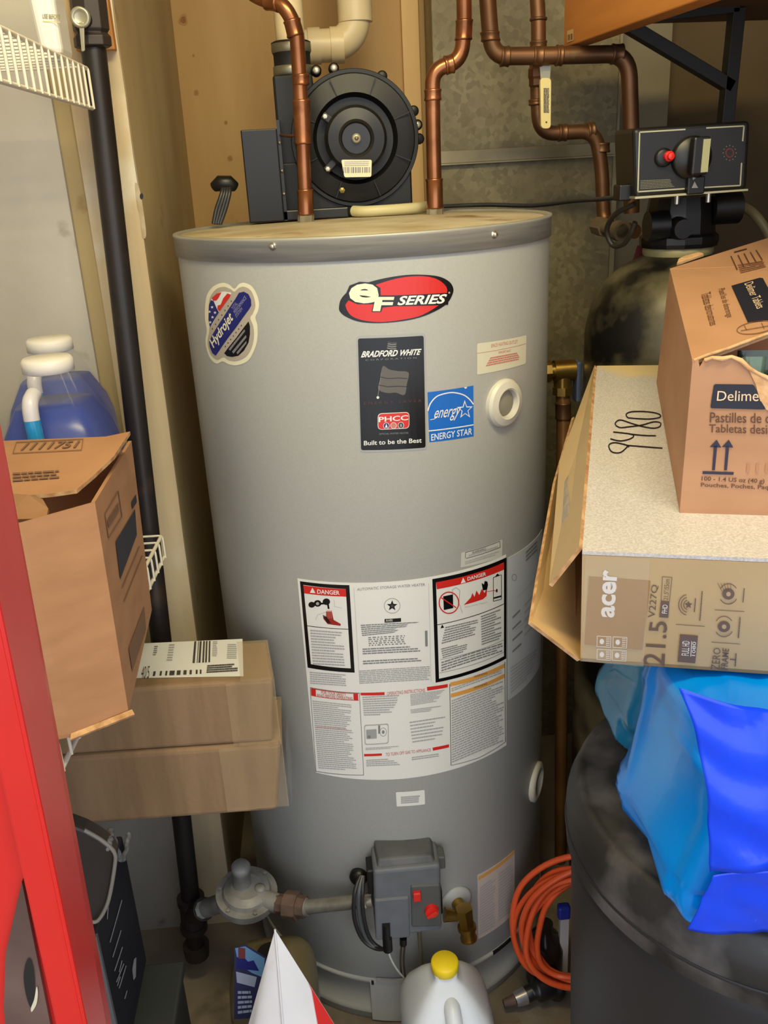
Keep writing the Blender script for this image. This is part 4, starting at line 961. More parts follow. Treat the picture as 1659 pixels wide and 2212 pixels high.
# ================================================================== wire shelves
m_wirew = M('white_vinyl_wire', (226, 218, 200), rough=0.45)
def wire_shelf(label, z, lip, y1, y0, xl, xf):
    t = thing('wire_shelf', (xl, y1, z), label, 'shelf')
    for (x, zz) in ((xf, z), (xf, z-lip), (xf-0.12, z-0.004), (xl+0.02, z-0.004)):
        MB().cyl((x, y0, zz), (x, y1, zz), 0.0028, n=8).build('rail', m_wirew, t)
    proto = None; n = int((y1-y0)/0.0275)
    for i in range(n+1):
        y = y1-0.001-0.0275*i
        if proto is None:
            pr = MB(); pr.tube(bend([(xl+0.005, y, z+0.002), (xf+0.0025, y, z+0.002), (xf+0.0025, y, z-lip-0.001)], 0.006, 4), 0.0018, 6)
            proto = pr.build('wire', m_wirew, t); first = y
        else:
            c = proto.copy(); COL.objects.link(c); c.parent = t; c.location = proto.location+Vector((0, y-first, 0))
    return t
wire_shelf('upper white wire shelf at the top left', 1.5455, 0.047, -0.115, -1.02, XL, -0.352)
lsh = wire_shelf('lower white wire shelf under the open carton', 0.897, 0.034, -0.118, -0.98, XL+0.07, -0.344)
lsh.rotation_euler.z = -0.050

# ================================================================== cardboard carton with blue jugs (left)
m_card = M('cardboard', (172, 126, 90), (161, 116, 81), rough=0.85, scale=14, stretch=(1, 1, 3), bump=0.05, bscale=120)
m_cardin = M('cardboard_inside', (150, 110, 74), (136, 98, 64), rough=0.9, scale=14)
m_cardedge = M('cardboard_edge', (206, 164, 116), (160, 116, 76), rough=0.9, scale=90)
m_ink = M('box_ink', (58, 46, 42), rough=0.7); m_ink2 = M('faded_box_ink', (120, 88, 64), rough=0.8); m_navyink = M('navy_box_ink', (30, 32, 48), rough=0.6)
zb_, zt_ = 0.9005, 1.118
FR, FL2 = P(278, 1540, 2, zb_), P(155, 1592, 2, zb_)
BR = P(328, 1318, 2, zb_)
FRt, FLt, BRt = P(205, 1085, 2, zt_), P(45, 1130, 2, zt_), P(283, 960, 2, zt_+0.012)
foot = [FR, BR, Vector((-0.60, -0.390, zb_)), Vector((-0.60, -0.672, zb_)), Vector((-0.42, -0.668, zb_)), FL2]
pss0 = PlaneSurf(FR, BR, FRt); BRt = pss0.at(284, 952); psf0 = PlaneSurf(FL2, FR, FRt); FLt = psf0.at(45, 1130)
top = [FRt, BRt, Vector((-0.60, -0.390, zt_)), Vector((-0.60, -0.660, zt_)), Vector((-0.42, -0.648, zt_)), FLt]
ct_ = thing('open_carton', (-0.45, -0.5, zb_), 'open brown carton with a bent flap on the lower wire shelf', 'carton')
cen_b = sum(foot, Vector())/6
def wall_panel(i, j, name):
    a, b2, c, d = foot[i], foot[j], top[j], top[i]; s = MB(); s.slab([a, b2, c, d], 0.004); n = (b2-a).cross(d-a)
    if n.dot(a-cen_b) < 0:
        s = MB(); s.slab([b2, a, d, c], 0.004)
    return s.build(name, m_card, ct_)
rp = wall_panel(0, 1, 'side_panel'); MB().slab([Vector((-0.324, -0.390, zb_)), Vector((-0.60, -0.390, zb_)), Vector((-0.60, -0.390, zt_)), Vector((-0.322, -0.390, zt_))], 0.004).build('back_panel', m_card, ct_); wall_panel(2, 3, 'side_panel'); wall_panel(3, 4, 'front_panel'); wall_panel(4, 5, 'front_panel'); fp = wall_panel(5, 0, 'front_panel')
MB().slab([v+Vector((0, 0, 0.004)) for v in foot], 0.0035).build('bottom_panel', m_card, ct_)
# top flap with the number, folded over the jugs, torn flap behind and curled inner flap
psf = PlaneSurf(P(110, 1066, 2, zt_+0.006), P(165, 1058, 2, zt_+0.006), P(228, 943, 2, zt_+0.016))
fq = [psf.at(x, y) for x, y in ((35, 1072), (110, 1066), (165, 1058), (205, 1024), (246, 985), (281, 932), (228, 943), (10, 952), (-40, 955), (-30, 1075))]
fl_ = MB(); fl_.slab(fq, 0.004, 0, 1); fo = fl_.build('top_flap', [m_card, m_cardedge], ct_)
pf = Print(psf, base=0.0012)
pf.text('1111751', [(44, 975), (170, 969), (174, 954), (54, 958)], m_ink2, 1, shear=0.25, bold=0.02)
for a, b2 in (((28, 981), (176, 974)), ((176, 974), (180, 950)), ((180, 950), (36, 957)), ((36, 957), (28, 981))): pf.line([a, b2], 1.4, m_ink2, 1)
pf.rows([(28, 1044), (130, 1036), (130, 1016), (28, 1022)], 3, m_ink2, 1, ragged=0.1, wmin=0.1, wmax=0.25, seed=4)
pf.build('lettering', fo)
cq = [P(100, 1120, 1, -0.60), P(104, 1098, 1, -0.585), P(92, 1078, 1, -0.58), P(60, 1068, 1, -0.575), P(20, 1066, 1, -0.57), P(10, 1122, 1, -0.60)]
c2 = MB(); c2.slab(cq, 0.004, 0, 1); c2.build('inner_flap', [m_cardin, m_cardedge], ct_)
bq = [FR+Vector((0.001, 0, 0)), FR+Vector((0.006, -0.004, 0.006)), FL2+Vector((0.004, -0.006, 0.005)), FL2+Vector((0, -0.001, 0))]
MB().slab([FL2+Vector((0, -0.006, 0.001)), FR+Vector((0.007, -0.005, 0.001)), FR+Vector((0.004, 0, 0.004)), FL2+Vector((0, 0, 0.004))], 0.003).build('bottom_flap_edge', m_cardedge, ct_)
# print on the right side panel
pss = PlaneSurf(FR, BR, FRt)
sp = Print(pss, base=0.0008)
sp.line([(225, 1110), (254, 1060), (262, 1115), (233, 1162), (225, 1110)], 1.6, m_ink2, 1); sp.rows([(234, 1150), (258, 1110), (254, 1075), (229, 1115)], 1, m_ink2, 1, fill=0.5, wmin=0.08, wmax=0.12, seed=5)
sp.poly([(248, 1170), (290, 1100), (294, 1155), (258, 1252)], m_navyink, 1); sp.quad([(282, 1085), (292, 1068), (294, 1085), (284, 1100)], m_navyink, 1)
sp.line([(262, 1270), (300, 1180)], 1.8, m_ink2, 1); sp.line([(266, 1300), (306, 1200)], 1.8, m_ink2, 1)
sp.poly([(276, 1400), (310, 1310), (314, 1360), (284, 1450)], m_ink2, 1)
sp.build('lettering', rp)

m_jug = M('clear_jug_plastic', (170, 172, 200), rough=0.12, alpha=0.10)
m_liq = M('blue_fluid', (10, 52, 146), (8, 44, 130), rough=0.3, scale=3)
m_liqv = M('bright_blue_fluid', (38, 138, 196), rough=0.2)
m_cap = M('white_cap', (228, 222, 212), rough=0.4)
m_jugh = M('milky_handle', (206, 202, 206), rough=0.3)
def blue_jug(cx, cy, z0, label, h=0.325, hw=0.064, rot=0.0, lvl=0.270):
    t = thing('washer_fluid_jug', (cx, cy, z0), label, 'jug')
    prof = [(hw*0.94, 0), (hw, 0.006), (hw, h*0.56), (hw*0.97, h*0.62), (hw*0.88, h*0.70), (hw*0.64, h*0.82), (hw*0.42, h*0.925), (hw*0.37, h*0.95)]
    MB().lathe(prof, (cx, cy, z0), n=48, sq=0.75).build('body', m_jug, t)
    il = []
    for r, z in prof:
        if z <= lvl: il.append((r-0.003, z+0.002))
    # radius at the fluid level
    for (ra, za), (rb2, zb2) in zip(prof[:-1], prof[1:]):
        if za <= lvl < zb2: rl = ra+(rb2-ra)*(lvl-za)/(zb2-za)
    il.append((rl-0.003, lvl)); il.append((0.0001, lvl))
    MB().lathe(il, (cx, cy, z0), n=48, sq=0.75).build('fluid', m_liq, t)
    zc = z0+h*0.945; rr = hw*0.40
    cp_ = MB(); cp_.lathe([(rr, zc), (rr*1.08, zc+0.001), (rr*1.08, zc+0.014), (rr*0.98, zc+0.018), (0.0001, zc+0.018)], (cx, cy, 0), n=30); cp_.build('cap', m_cap, t)
    yy = cy-hw
    hd = [(cx-0.010, cy-hw*0.62, z0+h*0.885), (cx-0.010, cy-hw*0.86, z0+h*0.865), (cx-0.010, yy+0.004, z0+h*0.80), (cx-0.008, yy+0.001, z0+h*0.60), (cx-0.008, yy+0.003, z0+h*0.42)]
    pts = catmull(hd, 8); k = int(len(pts)*0.50)
    MB().tube(pts[:k+1], 0.0095, 14).build('handle', m_jugh, t); MB().tube(pts[k:], 0.0097, 14).build('filled_handle', m_liqv, t)
    return t
blue_jug(-0.420, -0.284, zb_+0.0008, 'blue fluid jug standing right behind the open carton', h=0.306, hw=0.073, lvl=0.250)
blue_jug(-0.457, -0.133, zb_+0.0008, 'blue fluid jug behind the other jug, mostly hidden by it', h=0.306, hw=0.073, lvl=0.250)

# ================================================================== two parcels, navy box, grey box
m_parc = M('parcel_cardboard', (146, 118, 88), (130, 104, 76), rough=0.8, scale=7, stretch=(6, 1, 0.6), bump=0.15, bscale=40, bstretch=(3, 3, 3))
m_tape = M('clear_packing_tape', (206, 182, 144), rough=0.14, bump=0.5, bscale=45, alpha=0.22, coat=0.8)
UFR, UBR = P(590, 1467, 2, 0.75), P(576, 1384, 2, 0.75)
xfar = -0.69
def parcel(label, fr_t, br_t, z0, fr_b, front_y_left, mx):
    t = thing('shipping_box', (-0.43, -0.28, z0), label, 'box')
    d = (br_t-fr_t)
    bl_t = Vector((xfar, br_t.y+0.02, br_t.z)); fl_t = Vector((xfar, fr_t.y+0.022, fr_t.z))
    s = MB(); s.hexa([Vector((xfar, fl_t.y, z0)), Vector((fr_b.x, fr_b.y, z0)), Vector((fr_b.x+d.x, br_t.y, z0)), Vector((xfar, bl_t.y, z0))], [fl_t, fr_t, br_t, bl_t])
    return t, s
zU = P(590, 1602, 1, UFR.y).z
t1, s1 = parcel('upper brown parcel with a white shipping label', UFR, UBR, zU, P(590, 1602, 1, UFR.y), 0, 0)
s1.build('carton', m_parc, t1, bevel=0.006, bseg=3)
pt = PlaneSurf(UFR, UFR+Vector((-1, 0.06, 0)), UBR)
so = sticker('shipping_label', 'white shipping label', [(288, 1466), (526, 1462), (524, 1381), (302, 1391)], W_, None, surf=pt, parent=t1, base=0.0008)
pq = Print(pt, base=0.0012)
pq.bars([(416, 1434), (454, 1432), (455, 1386), (420, 1387)], 12, GD, 1, 2)
pq.rows([(458, 1420), (470, 1420), (470, 1386), (460, 1386)], 9, G2, 1, seed=3); pq.rows([(330, 1418), (338, 1418), (342, 1396), (334, 1396)], 5, G_, 1, seed=5); pq.rows([(360, 1430), (372, 1430), (378, 1392), (366, 1392)], 7, G2, 1, seed=6); pq.rows([(490, 1425), (512, 1425), (512, 1392), (492, 1392)], 8, G2, 1, seed=7)
pq.bars([(330, 1462), (440, 1457), (440, 1448), (332, 1452)], 16, GD, 1, 8)
pq.text('40/5', [(304, 1468), (322, 1467), (324, 1440), (308, 1441)], GD, 1)
pq.rows([(446, 1456), (514, 1452), (514, 1434), (448, 1438)], 4, GD, 1, fill=0.7, wmin=0.02, wmax=0.06, seed=9)
pq.build('lettering', so)
# tape over the right end, following top, front and end
def tape_wrap(t, fr_t, br_t, z0, w, extra=0.0015):
    a = fr_t+Vector((-w, 0.002, 0)); b2 = br_t+Vector((-w, 0.002, 0)); e = extra
    MB().slab([a+Vector((0, -e, e)), fr_t+Vector((e, -e, e)), br_t+Vector((e, 0, e)), b2+Vector((0, 0, e))], 0.0012).build('tape_strip', m_tape, t)
    h = fr_t.z-z0
    pf_ = []
    for i in range(9):
        for j in range(7):
            x = fr_t.x+e-w*1.5*(1-j/6); z = fr_t.z+e-h*i/8
            pf_.append(Vector((x, fr_t.y-e-0.0008-0.0022*abs(noise.noise(Vector((x*60, z*90, 1)))), z)))
    s = MB(); s.add(pf_, [(i*7+j, (i+1)*7+j, (i+1)*7+j+1, i*7+j+1) for i in range(8) for j in range(6)], 0, True)
    s.build('tape_strip', m_tape, t)
    MB().slab([fr_t+Vector((e, -e, e)), Vector((fr_t.x+e, fr_t.y-e, z0)), Vector((br_t.x+e, br_t.y, z0)), br_t+Vector((e, 0, e))], 0.001).build('tape_strip', m_tape, t)
tape_wrap(t1, UFR, UBR, zU, 0.045)
LFR = P(611, 1640, 1, UFR.y-0.004); LFR.z = zU-0.0008
zL = 0.524
t2, s2 = parcel('lower brown parcel under the labelled parcel, its end wrapped in crumpled tape', LFR, Vector((LFR.x-0.004, UBR.y+0.004, LFR.z)), zL, P(600, 1758, 1, UFR.y), 0, 0)
s2.build('carton', m_parc, t2, bevel=0.008, bseg=3)
tape_wrap(t2, LFR, Vector((LFR.x-0.004, UBR.y+0.004, LFR.z)), zL+0.012, 0.06)
# crumpled film end of the lower parcel
fe = MB(); pe = []
for i in range(7):
    for j in range(6):
        y = LFR.y+0.004+0.095*j/5; z = LFR.z-0.012-0.10*i/6; pe.append(Vector((LFR.x+0.004+0.005*abs(noise.noise(Vector((y*50, z*40, 3)))), y, z)))
fe.add(pe, [(i*6+j, (i+1)*6+j, (i+1)*6+j+1, i*6+j+1) for i in range(6) for j in range(5)], 0, True); fe.build('loose_film', M('clear_film', (200, 196, 186), rough=0.12, alpha=0.45), t2)
m_navyb = M('navy_box_print', (30, 32, 44), (26, 28, 40), rough=0.45, scale=6); m_streak = M('pale_print', (150, 152, 164), rough=0.5)
nb = thing('navy_box', (-0.55, -0.445, 0.281), 'dark navy printed box standing on the grey case', 'box')
MB().box((-0.69, -0.530, 0.281), (-0.42, -0.352, 0.523)).build('carton', m_navyb, nb, bevel=0.003)
MB().box((-0.69, -0.534, 0.281), (-0.4185, -0.528, 0.520)).build('edge_strip', M('grey_box_edge', (92, 94, 100), rough=0.5), nb)
psn = PlaneSurf((-0.42, -0.5, 0.3), (-0.42, -0.3, 0.3), (-0.42, -0.5, 0.5))
sn = Print(psn, base=0.0008)
for a, b2 in (((262, 1944), (236, 2036)), ((260, 2010), (242, 2068)), ((263, 2046), (246, 2098)), ((266, 2082), (250, 2122)), ((271, 2086), (256, 2135)), ((258, 2110), (252, 2130)), ((232, 1960), (230, 1986)), ((273, 2140), (268, 2158)), ((262, 2075), (256, 2100))): sn.line([a, b2], 2.0, m_streak, 1)
sn.poly([(288, 2072), (293, 2068), (292, 2110), (287, 2118), (284, 2095)], m_streak, 1)
sn.build('lettering', nb)
gb_ = thing('grey_case', (-0.53, -0.48, 0), 'dark grey plastic case on the floor in the left corner', 'case')
MB().box((-0.70, -0.62, 0.0), (-0.366, -0.362, 0.262)).build('body', M('dark_grey_plastic', (48, 50, 50), (40, 42, 42), rough=0.5, scale=8), gb_, bevel=0.008)
MB().box((-0.704, -0.624, 0.262), (-0.362, -0.358, 0.280)).build('lid', M('dark_grey_lid', (52, 55, 54), rough=0.5), gb_, bevel=0.004)
# dark pouch hanging from the shelf on a rope
m_pouch = M('dark_vinyl', (52, 46, 44), (40, 36, 35), rough=0.38, scale=6); m_pipe = M('grey_piping', (128, 124, 118), rough=0.5)
po = thing('hanging_pouch', P(215, 1990, 1, -0.545), 'dark vinyl pouch with pale piping hanging beside the red rail', 'bag')
outl = [(120, 1770), (182, 1793), (215, 1812), (240, 1832), (249, 1848), (248, 1870), (240, 1920), (230, 1958), (212, 1988), (195, 1992), (150, 1985), (120, 1960)]
q = [P(x, y, 1, -0.545) for x, y in outl]
MB().slab(q[::-1], 0.022).build('body', m_pouch, po, bevel=0.004)
q2 = [P(x, y, 1, -0.552) for x, y in outl[1:10]]; MB().tube(catmull(q2, 6), 0.0024, 8).build('piping', m_pipe, po)
rp_ = [P(233, 1835, 1, -0.543), P(238, 1810, 1, -0.53), P(241, 1788, 1, -0.50)]; pts = catmull([rp_[0], rp_[1], P(240, 1796, 1, -0.47), Vector((-0.412, -0.40, 0.520)), Vector((-0.412, -0.345, 0.519))], 12)
MB().tube([p_+Vector((0.0012*math.sin(i*1.4), 0.0012*math.cos(i*1.4), 0)) for i, p_ in enumerate(pts)], 0.0034, 8).build('rope', M('grey_rope', (140, 142, 146), (96, 98, 104), rough=0.7, scale=120), po)

# ================================================================== red hand truck rail (close on the left)
m_red = M('red_enamel', (214, 40, 34), (204, 36, 32), rough=0.30, scale=10, c3=(196, 66, 58), s3=60, lo3=0.72, hi3=0.78)
m_redin = M('worn_steel', (120, 96, 88), (88, 68, 62), rough=0.4, metal=0.3, scale=12)
def RRp(x, y, yy): return P(x, y, 1, yy)
yF, yK = -0.985, -0.915            # front and back planes of the rail
ht = thing('hand_truck', (-0.30, -0.95, 0.0), 'red steel hand truck upright close at the left edge', 'hand truck')
# right edge of the rail (far edge) and front corner, both vertical in space
xe = (P(95, 1418, 1, yK).x+P(238, 2189, 1, yK).x)/2; xf = (P(27, 1437, 1, yF).x+P(183, 2189, 1, yF).x)/2
xm = (P(7, 1657, 1, yF).x+P(114, 2207, 1, yF).x)/2
zT = P(0, 905, 1, yK).z+0.03
lean = (P(238, 2189, 1, yK).x-P(95, 1418, 1, yK).x)/(P(238, 2189, 1, yK).z-P(95, 1418, 1, yK).z)
leanf = (P(183, 2189, 1, yF).x-P(27, 1437, 1, yF).x)/(P(183, 2189, 1, yF).z-P(27, 1437, 1, yF).z)
zE = P(95, 1418, 1, yK).z; zF_ = P(27, 1437, 1, yF).z
def xE(z): return P(95, 1418, 1, yK).x+lean*(z-zE)
def xFf(z): return P(27, 1437, 1, yF).x+leanf*(z-zF_)
zlo = 0.02; wfl = abs(xf-xm)
def rail_part(name, fa, fb, y0, y1, m, par=ht, bev=0.002, z0=zlo, z1=zT):
    s = MB(); s.hexa([(fa(z0), y0, z0), (fb(z0), y0, z0), (fb(z0), y1, z0), (fa(z0), y1, z0)], [(fa(z1), y0, z1), (fb(z1), y0, z1), (fb(z1), y1, z1), (fa(z1), y1, z1)])
    return s.build(name, m, par, bevel=bev)
s = MB()
s.hexa([(xFf(zlo)-0.006, yF, zlo), (xFf(zlo), yF, zlo), (xE(zlo), yK, zlo), (xE(zlo)-0.006, yK, zlo)], [(xFf(zT)-0.006, yF, zT), (xFf(zT), yF, zT), (xE(zT), yK, zT), (xE(zT)-0.006, yK, zT)])
s.build('side_web', m_red, ht, bevel=0.0015)
rail_part('front_flange', lambda z: xFf(z)-wfl, lambda z: xFf(z)-0.002, yF-0.001, yF+0.006, m_red)
rail_part('inner_plate', lambda z: xFf(z)-wfl-0.05, lambda z: xFf(z)-wfl+0.002, yF+0.006, yF+0.012, m_red)
gq = [RRp(x, y, yF+0.002) for x, y in ((47, 1905), (118, 2260), (20, 2300), (8, 2180), (12, 2060))]
MB().slab(gq[::-1], 0.004).build('gusset', m_redin, ht, 'worn bare steel gusset')
psg = PlaneSurf(gq[0], gq[1], gq[3]); hg = Print(psg, base=0.0008)
hg.poly([(64, 2068), (72, 2085), (76, 2120), (74, 2160), (68, 2175), (58, 2150), (52, 2110), (56, 2080)], m_hole, 1, True)
hg.poly([(80, 2128), (83, 2140), (80, 2165), (70, 2182), (68, 2174), (75, 2155)], M('pale_edge', (206, 196, 170), rough=0.4), 2, True)  # pale crescent along the right rim of the hole
hg.build('hole', ht)

# ================================================================== white bottle on the upper shelf
wb = thing('spray_bottle', P(120, 100, 1, -0.21), 'white plastic bottle with yellow-green lettering on the upper shelf', 'bottle')
yw = -0.215; a = P(84, 101, 1, yw); b2 = P(132, 98, 1, yw); a.z = b2.z = 1.5495
tl_ = P(75, -10, 1, yw); 
s = MB(); s.hexa([(a.x, yw, a.z), (b2.x, yw, a.z), (b2.x, yw+0.06, a.z), (a.x, yw+0.06, a.z)], [(a.x-0.010, yw, 1.70), (b2.x, yw, 1.70), (b2.x, yw+0.06, 1.70), (a.x-0.010, yw+0.06, 1.70)]); wbo = s.build('body', M('white_bottle_plastic', (226, 222, 216), rough=0.35), wb, bevel=0.008, bseg=3)
psw = PlaneSurf((a.x, yw, a.z), (b2.x, yw, a.z), (a.x, yw, 1.7))
pw = Print(psw, base=0.0006); pw.text('USE BEFORE', [(92, 40), (130, 42), (130, 32), (92, 30)], M('olive_ink', (120, 116, 40), rough=0.5), 1, bold=0.01); pw.line([(93, 46), (130, 48)], 1.6, M('yellow_ink', (206, 200, 110), rough=0.5), 1); pw.build('lettering', wb)
MB().cyl(((a.x+b2.x)/2, yw+0.035, 1.70), ((a.x+b2.x)/2, yw+0.035, 1.73), 0.016, n=20).build('neck', m_cap, wb)

# ================================================================== water softener (right)
m_tank = M('black_tank', (14, 13, 12), (19, 18, 16), rough=0.38, scale=5, c3=(116, 108, 80), s3=9, lo3=0.42, hi3=0.66)
m_bk = M('softener_black', (17, 16, 16), (14, 13, 13), rough=0.4, scale=8)
m_panel = M('softener_panel', (20, 20, 21), rough=0.45); m_silver = M('silver_trim', (178, 172, 140), rough=0.35, metal=0.4)
TX, TY = 0.4965, 0.0
so_ = thing('water_softener', (TX, TY, 0.0), 'black water softener tank with a boxy control head', 'water softener')
zn = P(1465, 548, 1, TY).z
MB().lathe([(0.10, 0.0), (0.139, 0.01), (0.1405, 0.05), (0.1405, zn-0.125), (0.139, zn-0.11), (0.131, zn-0.075), (0.113, zn-0.042), (0.088, zn-0.018), (0.062, zn-0.006), (0.052, zn)], (TX, TY, 0), n=56).build('tank', m_tank, so_)
MB().lathe([(0.051, zn-0.004), (0.054, zn+0.002), (0.054, zn+0.012), (0.050, zn+0.014)], (TX, TY, 0), n=40).build('neck_ring', M('yellowed_ring', (150, 142, 100), rough=0.5), so_)
zv0 = zn+0.012; zv1 = P(1465, 425, 1, TY).z
MB().lathe([(0.058, zv0), (0.060, zv0+0.006), (0.060, zv0+0.016), (0.054, zv0+0.020), (0.052, zv0+0.050), (0.048, zv1)], (TX, TY, 0), n=14, sm=False).build('valve_body', m_bk, so_, bevel=0.002)
MB().cyl((TX+0.035, -0.03, zv0+0.055), (TX+0.078, -0.03, zv0+0.055), 0.024, n=18).build('side_boss', m_bk, so_, bevel=0.002)
MB().cyl((TX-0.035, -0.035, zv0+0.035), (TX-0.065, -0.035, zv0+0.035), 0.022, n=18).build('side_boss', m_bk, so_, bevel=0.002)
MB().cyl((TX-0.02, -0.045, zv0+0.03), (TX-0.02, -0.066, zv0+0.03), 0.018, 0.014, n=18).build('front_boss', m_bk, so_, bevel=0.002)
for dx in (0.018, -0.030): MB().cyl((TX+dx, -0.058, zv0+0.066), (TX+dx, -0.058, zv0+0.088), 0.004, n=10).build('bolt', m_screw, so_)
yh0 = -0.118
q = [P(1372, 428, 1, yh0), P(1614, 410, 1, yh0), P(1622, 260, 1, yh0), P(1368, 277, 1, yh0)]
s = MB(); bk = [Vector((v.x, yh0+0.085, v.z)) for v in q]; s.add(q+bk, [(0, 1, 2, 3), (7, 6, 5, 4), (1, 0, 4, 5), (2, 1, 5, 6), (3, 2, 6, 7), (0, 3, 7, 4)])
hd_ = s.build('control_head', m_bk, so_, 'black control box with timer dial', bevel=0.006, bseg=3)
psc = PlaneSurf(q[0], q[1], q[3])
def SP(x, y, off=0.0): u, v = psc.frompx(x, y); return psc.to3d(u, v, off)
T_ = lambda pts: px_list(1350, 240, 5.369, pts)
pc_ = Print(psc, base=0.0006)
pc_.quad(T_([(148, 935), (1332, 868), (1380, 170), (168, 238)]), m_panel, 0)
for a, b2 in (((148, 935), (168, 245)), ((168, 245), (700, 212)), ((940, 196), (1378, 172)), ((1378, 172), (1362, 350)), ((1350, 600), (1334, 862)), ((1334, 862), (880, 888)), ((148, 935), (690, 900))): pc_.line(T_([a, b2]), 3.0, m_silver, 1)
pc_.rows(T_([(175, 910), (600, 880), (520, 785), (178, 800)]), 6, M('panel_print', (110, 106, 84), rough=0.6), 1, fill=0.5, ragged=0.1, seed=2)
pc_.ring(T_([(1212, 485)])[0], 8, 9, 3.0, M('dark_red_print', (92, 28, 22), rough=0.5), 1, n=22)
for k in range(12):
    a = k*math.pi/6; c = T_([(1212, 485)])[0]; pc_.disc((c[0]+14*math.cos(a), c[1]+16*math.sin(a)), 1.3, 1.3, M('panel_print', (110, 106, 84)), 1, 6)
pc_.build('face_print', hd_)
bot = MB(); bot.slab([P(1372, 430, 1, yh0-0.004), P(1616, 412, 1, yh0-0.004), P(1616, 408, 1, yh0-0.004), P(1372, 425, 1, yh0-0.004)], 0.03); bot.build('bottom_trim', m_silver, hd_)
kc = SP(*T_([(760, 540)])[0], 0.0); nrm = psc.n
MB().lathe([(0.0285, 0.0), (0.0285, 0.006), (0.026, 0.010), (0.0001, 0.010)], kc, nrm, 44).build('timer_dial', m_bk, hd_)
a = SP(*T_([(840, 300)])[0], 0.010); b2 = SP(*T_([(800, 740)])[0], 0.010)
ax = (b2-a)/2; mid = (a+b2)/2+nrm*0.010+psc.x*-0.004
MB().obox(mid, psc.x*0.0115, ax, nrm*0.008).build('timer_grip', m_blkpl, hd_, bevel=0.003)
mid2 = mid+nrm*0.0085+psc.x*0.006
MB().obox(mid2, psc.x*0.0050, ax*0.86, nrm*0.0008).build('grip_label', M('grip_cream', (160, 158, 118), rough=0.5), hd_)
tb_ = SP(*T_([(800, 860)])[0], 0.004); MB().obox(tb_, psc.x*0.0125, psc.y*0.012, nrm*0.005).build('pointer_block', m_bk, hd_, bevel=0.002)
pt_ = Print(PlaneSurf(tb_+nrm*0.005, tb_+nrm*0.005+psc.x, tb_+nrm*0.005+psc.y), base=0.0006); pt_.poly(T_([(770, 892), (845, 890), (805, 815)]), M('silver_print', (150, 150, 140), rough=0.5), 1); pt_.poly(T_([(780, 765), (820, 775), (785, 800)]), M('silver_print', (150, 150, 140)), 1); pt_.build('arrow', hd_)
rc_ = SP(*T_([(440, 540)])[0], 0.0); MB().lathe([(0.0125, 0.0), (0.0125, 0.005), (0.009, 0.007), (0.0001, 0.007)], rc_, nrm, 28).build('dial_seat', m_blkpl, hd_)
MB().lathe([(0.0070, 0.005), (0.0070, 0.013), (0.0048, 0.015), (0.0044, 0.019), (0.0001, 0.020)], SP(*T_([(480, 525)])[0], 0.0), nrm, 14, sm=False).build('red_knob', m_redp, hd_, 'small red regeneration knob')
MB().box((q[0].x-0.016, yh0+0.02, q[0].z-0.004), (q[0].x+0.002, yh0+0.05, q[0].z+0.018)).build('cord_boss', m_blkpl, hd_, bevel=0.002)
# cords and tubes
pts = [P(1352, 424, 1, -0.085), P(1300, 430, 1, -0.02), P(1240, 434, 1, 0.06), P(1150, 444, 1, 0.14), P(1050, 455, 1, 0.19), P(960, 461, 1, 0.22), P(880, 463, 1, 0.24), P(800, 466, 1, 0.255)]
for q_ in pts[4:]: q_.z = max(q_.z, 1.3375)
MB().tube(catmull(pts, 8), 0.0035, 8).build('softener_cord', m_wire, label='thin black cord crossing the lid from the softener head', category='cord')
pts = [P(1372, 440, 1, -0.06), P(1330, 462, 1, -0.03), P(1311, 495, 1, 0.0), P(1322, 528, 1, 0.0), P(1345, 528, 1, -0.02), P(1362, 505, 1, -0.04), P(1372, 480, 1, -0.05)]
MB().tube(catmull(pts, 8), 0.0042, 8).build('drain_tube', M('dark_tube', (56, 50, 42), rough=0.35), label='looped thin dark tube beside the softener valve', category='tube')
pts = [P(1560, 440, 1, 0.0), P(1585, 442, 1, 0.03), P(1620, 455, 1, 0.06), P(1650, 490, 1, 0.06), P(1672, 540, 1, 0.05), P(1690, 640, 1, 0.03)]
MB().tube(catmull(pts, 8), 0.008, 10).build('brine_tube', M('beige_tube', (124, 110, 74), rough=0.4), label='beige tube arcing down right of the softener', category='tube')
# bypass coupling (grey unions) and red tag
q0 = P(1290, 488, 1, 0.20); q1 = P(1345, 500, 1, 0.12)
bp = thing('bypass_union', q0, 'dusty grey union fittings between copper pipe and softener', 'fitting')
u = MB(); u.cyl(q0, q0+(q1-q0)*0.35, 0.016, n=8, sm=False); u.cyl(q0+(q1-q0)*0.35, q1, 0.012, n=16); u.cyl(q0+(q1-q0)*0.8, q1, 0.017, n=16); u.build('coupler', M('dusty_fitting', (104, 90, 70), rough=0.6, metal=0.2), bp)
tq = [P(1378, 530, 1, 0.03), P(1392, 532, 1, 0.03), P(1386, 560, 1, 0.03), P(1368, 562, 1, 0.03)]
MB().slab(tq[::-1], 0.003).build('red_tag', M('dark_red_tag', (92, 24, 22), rough=0.5), label='dark red tag hanging at the softener neck', category='tag')

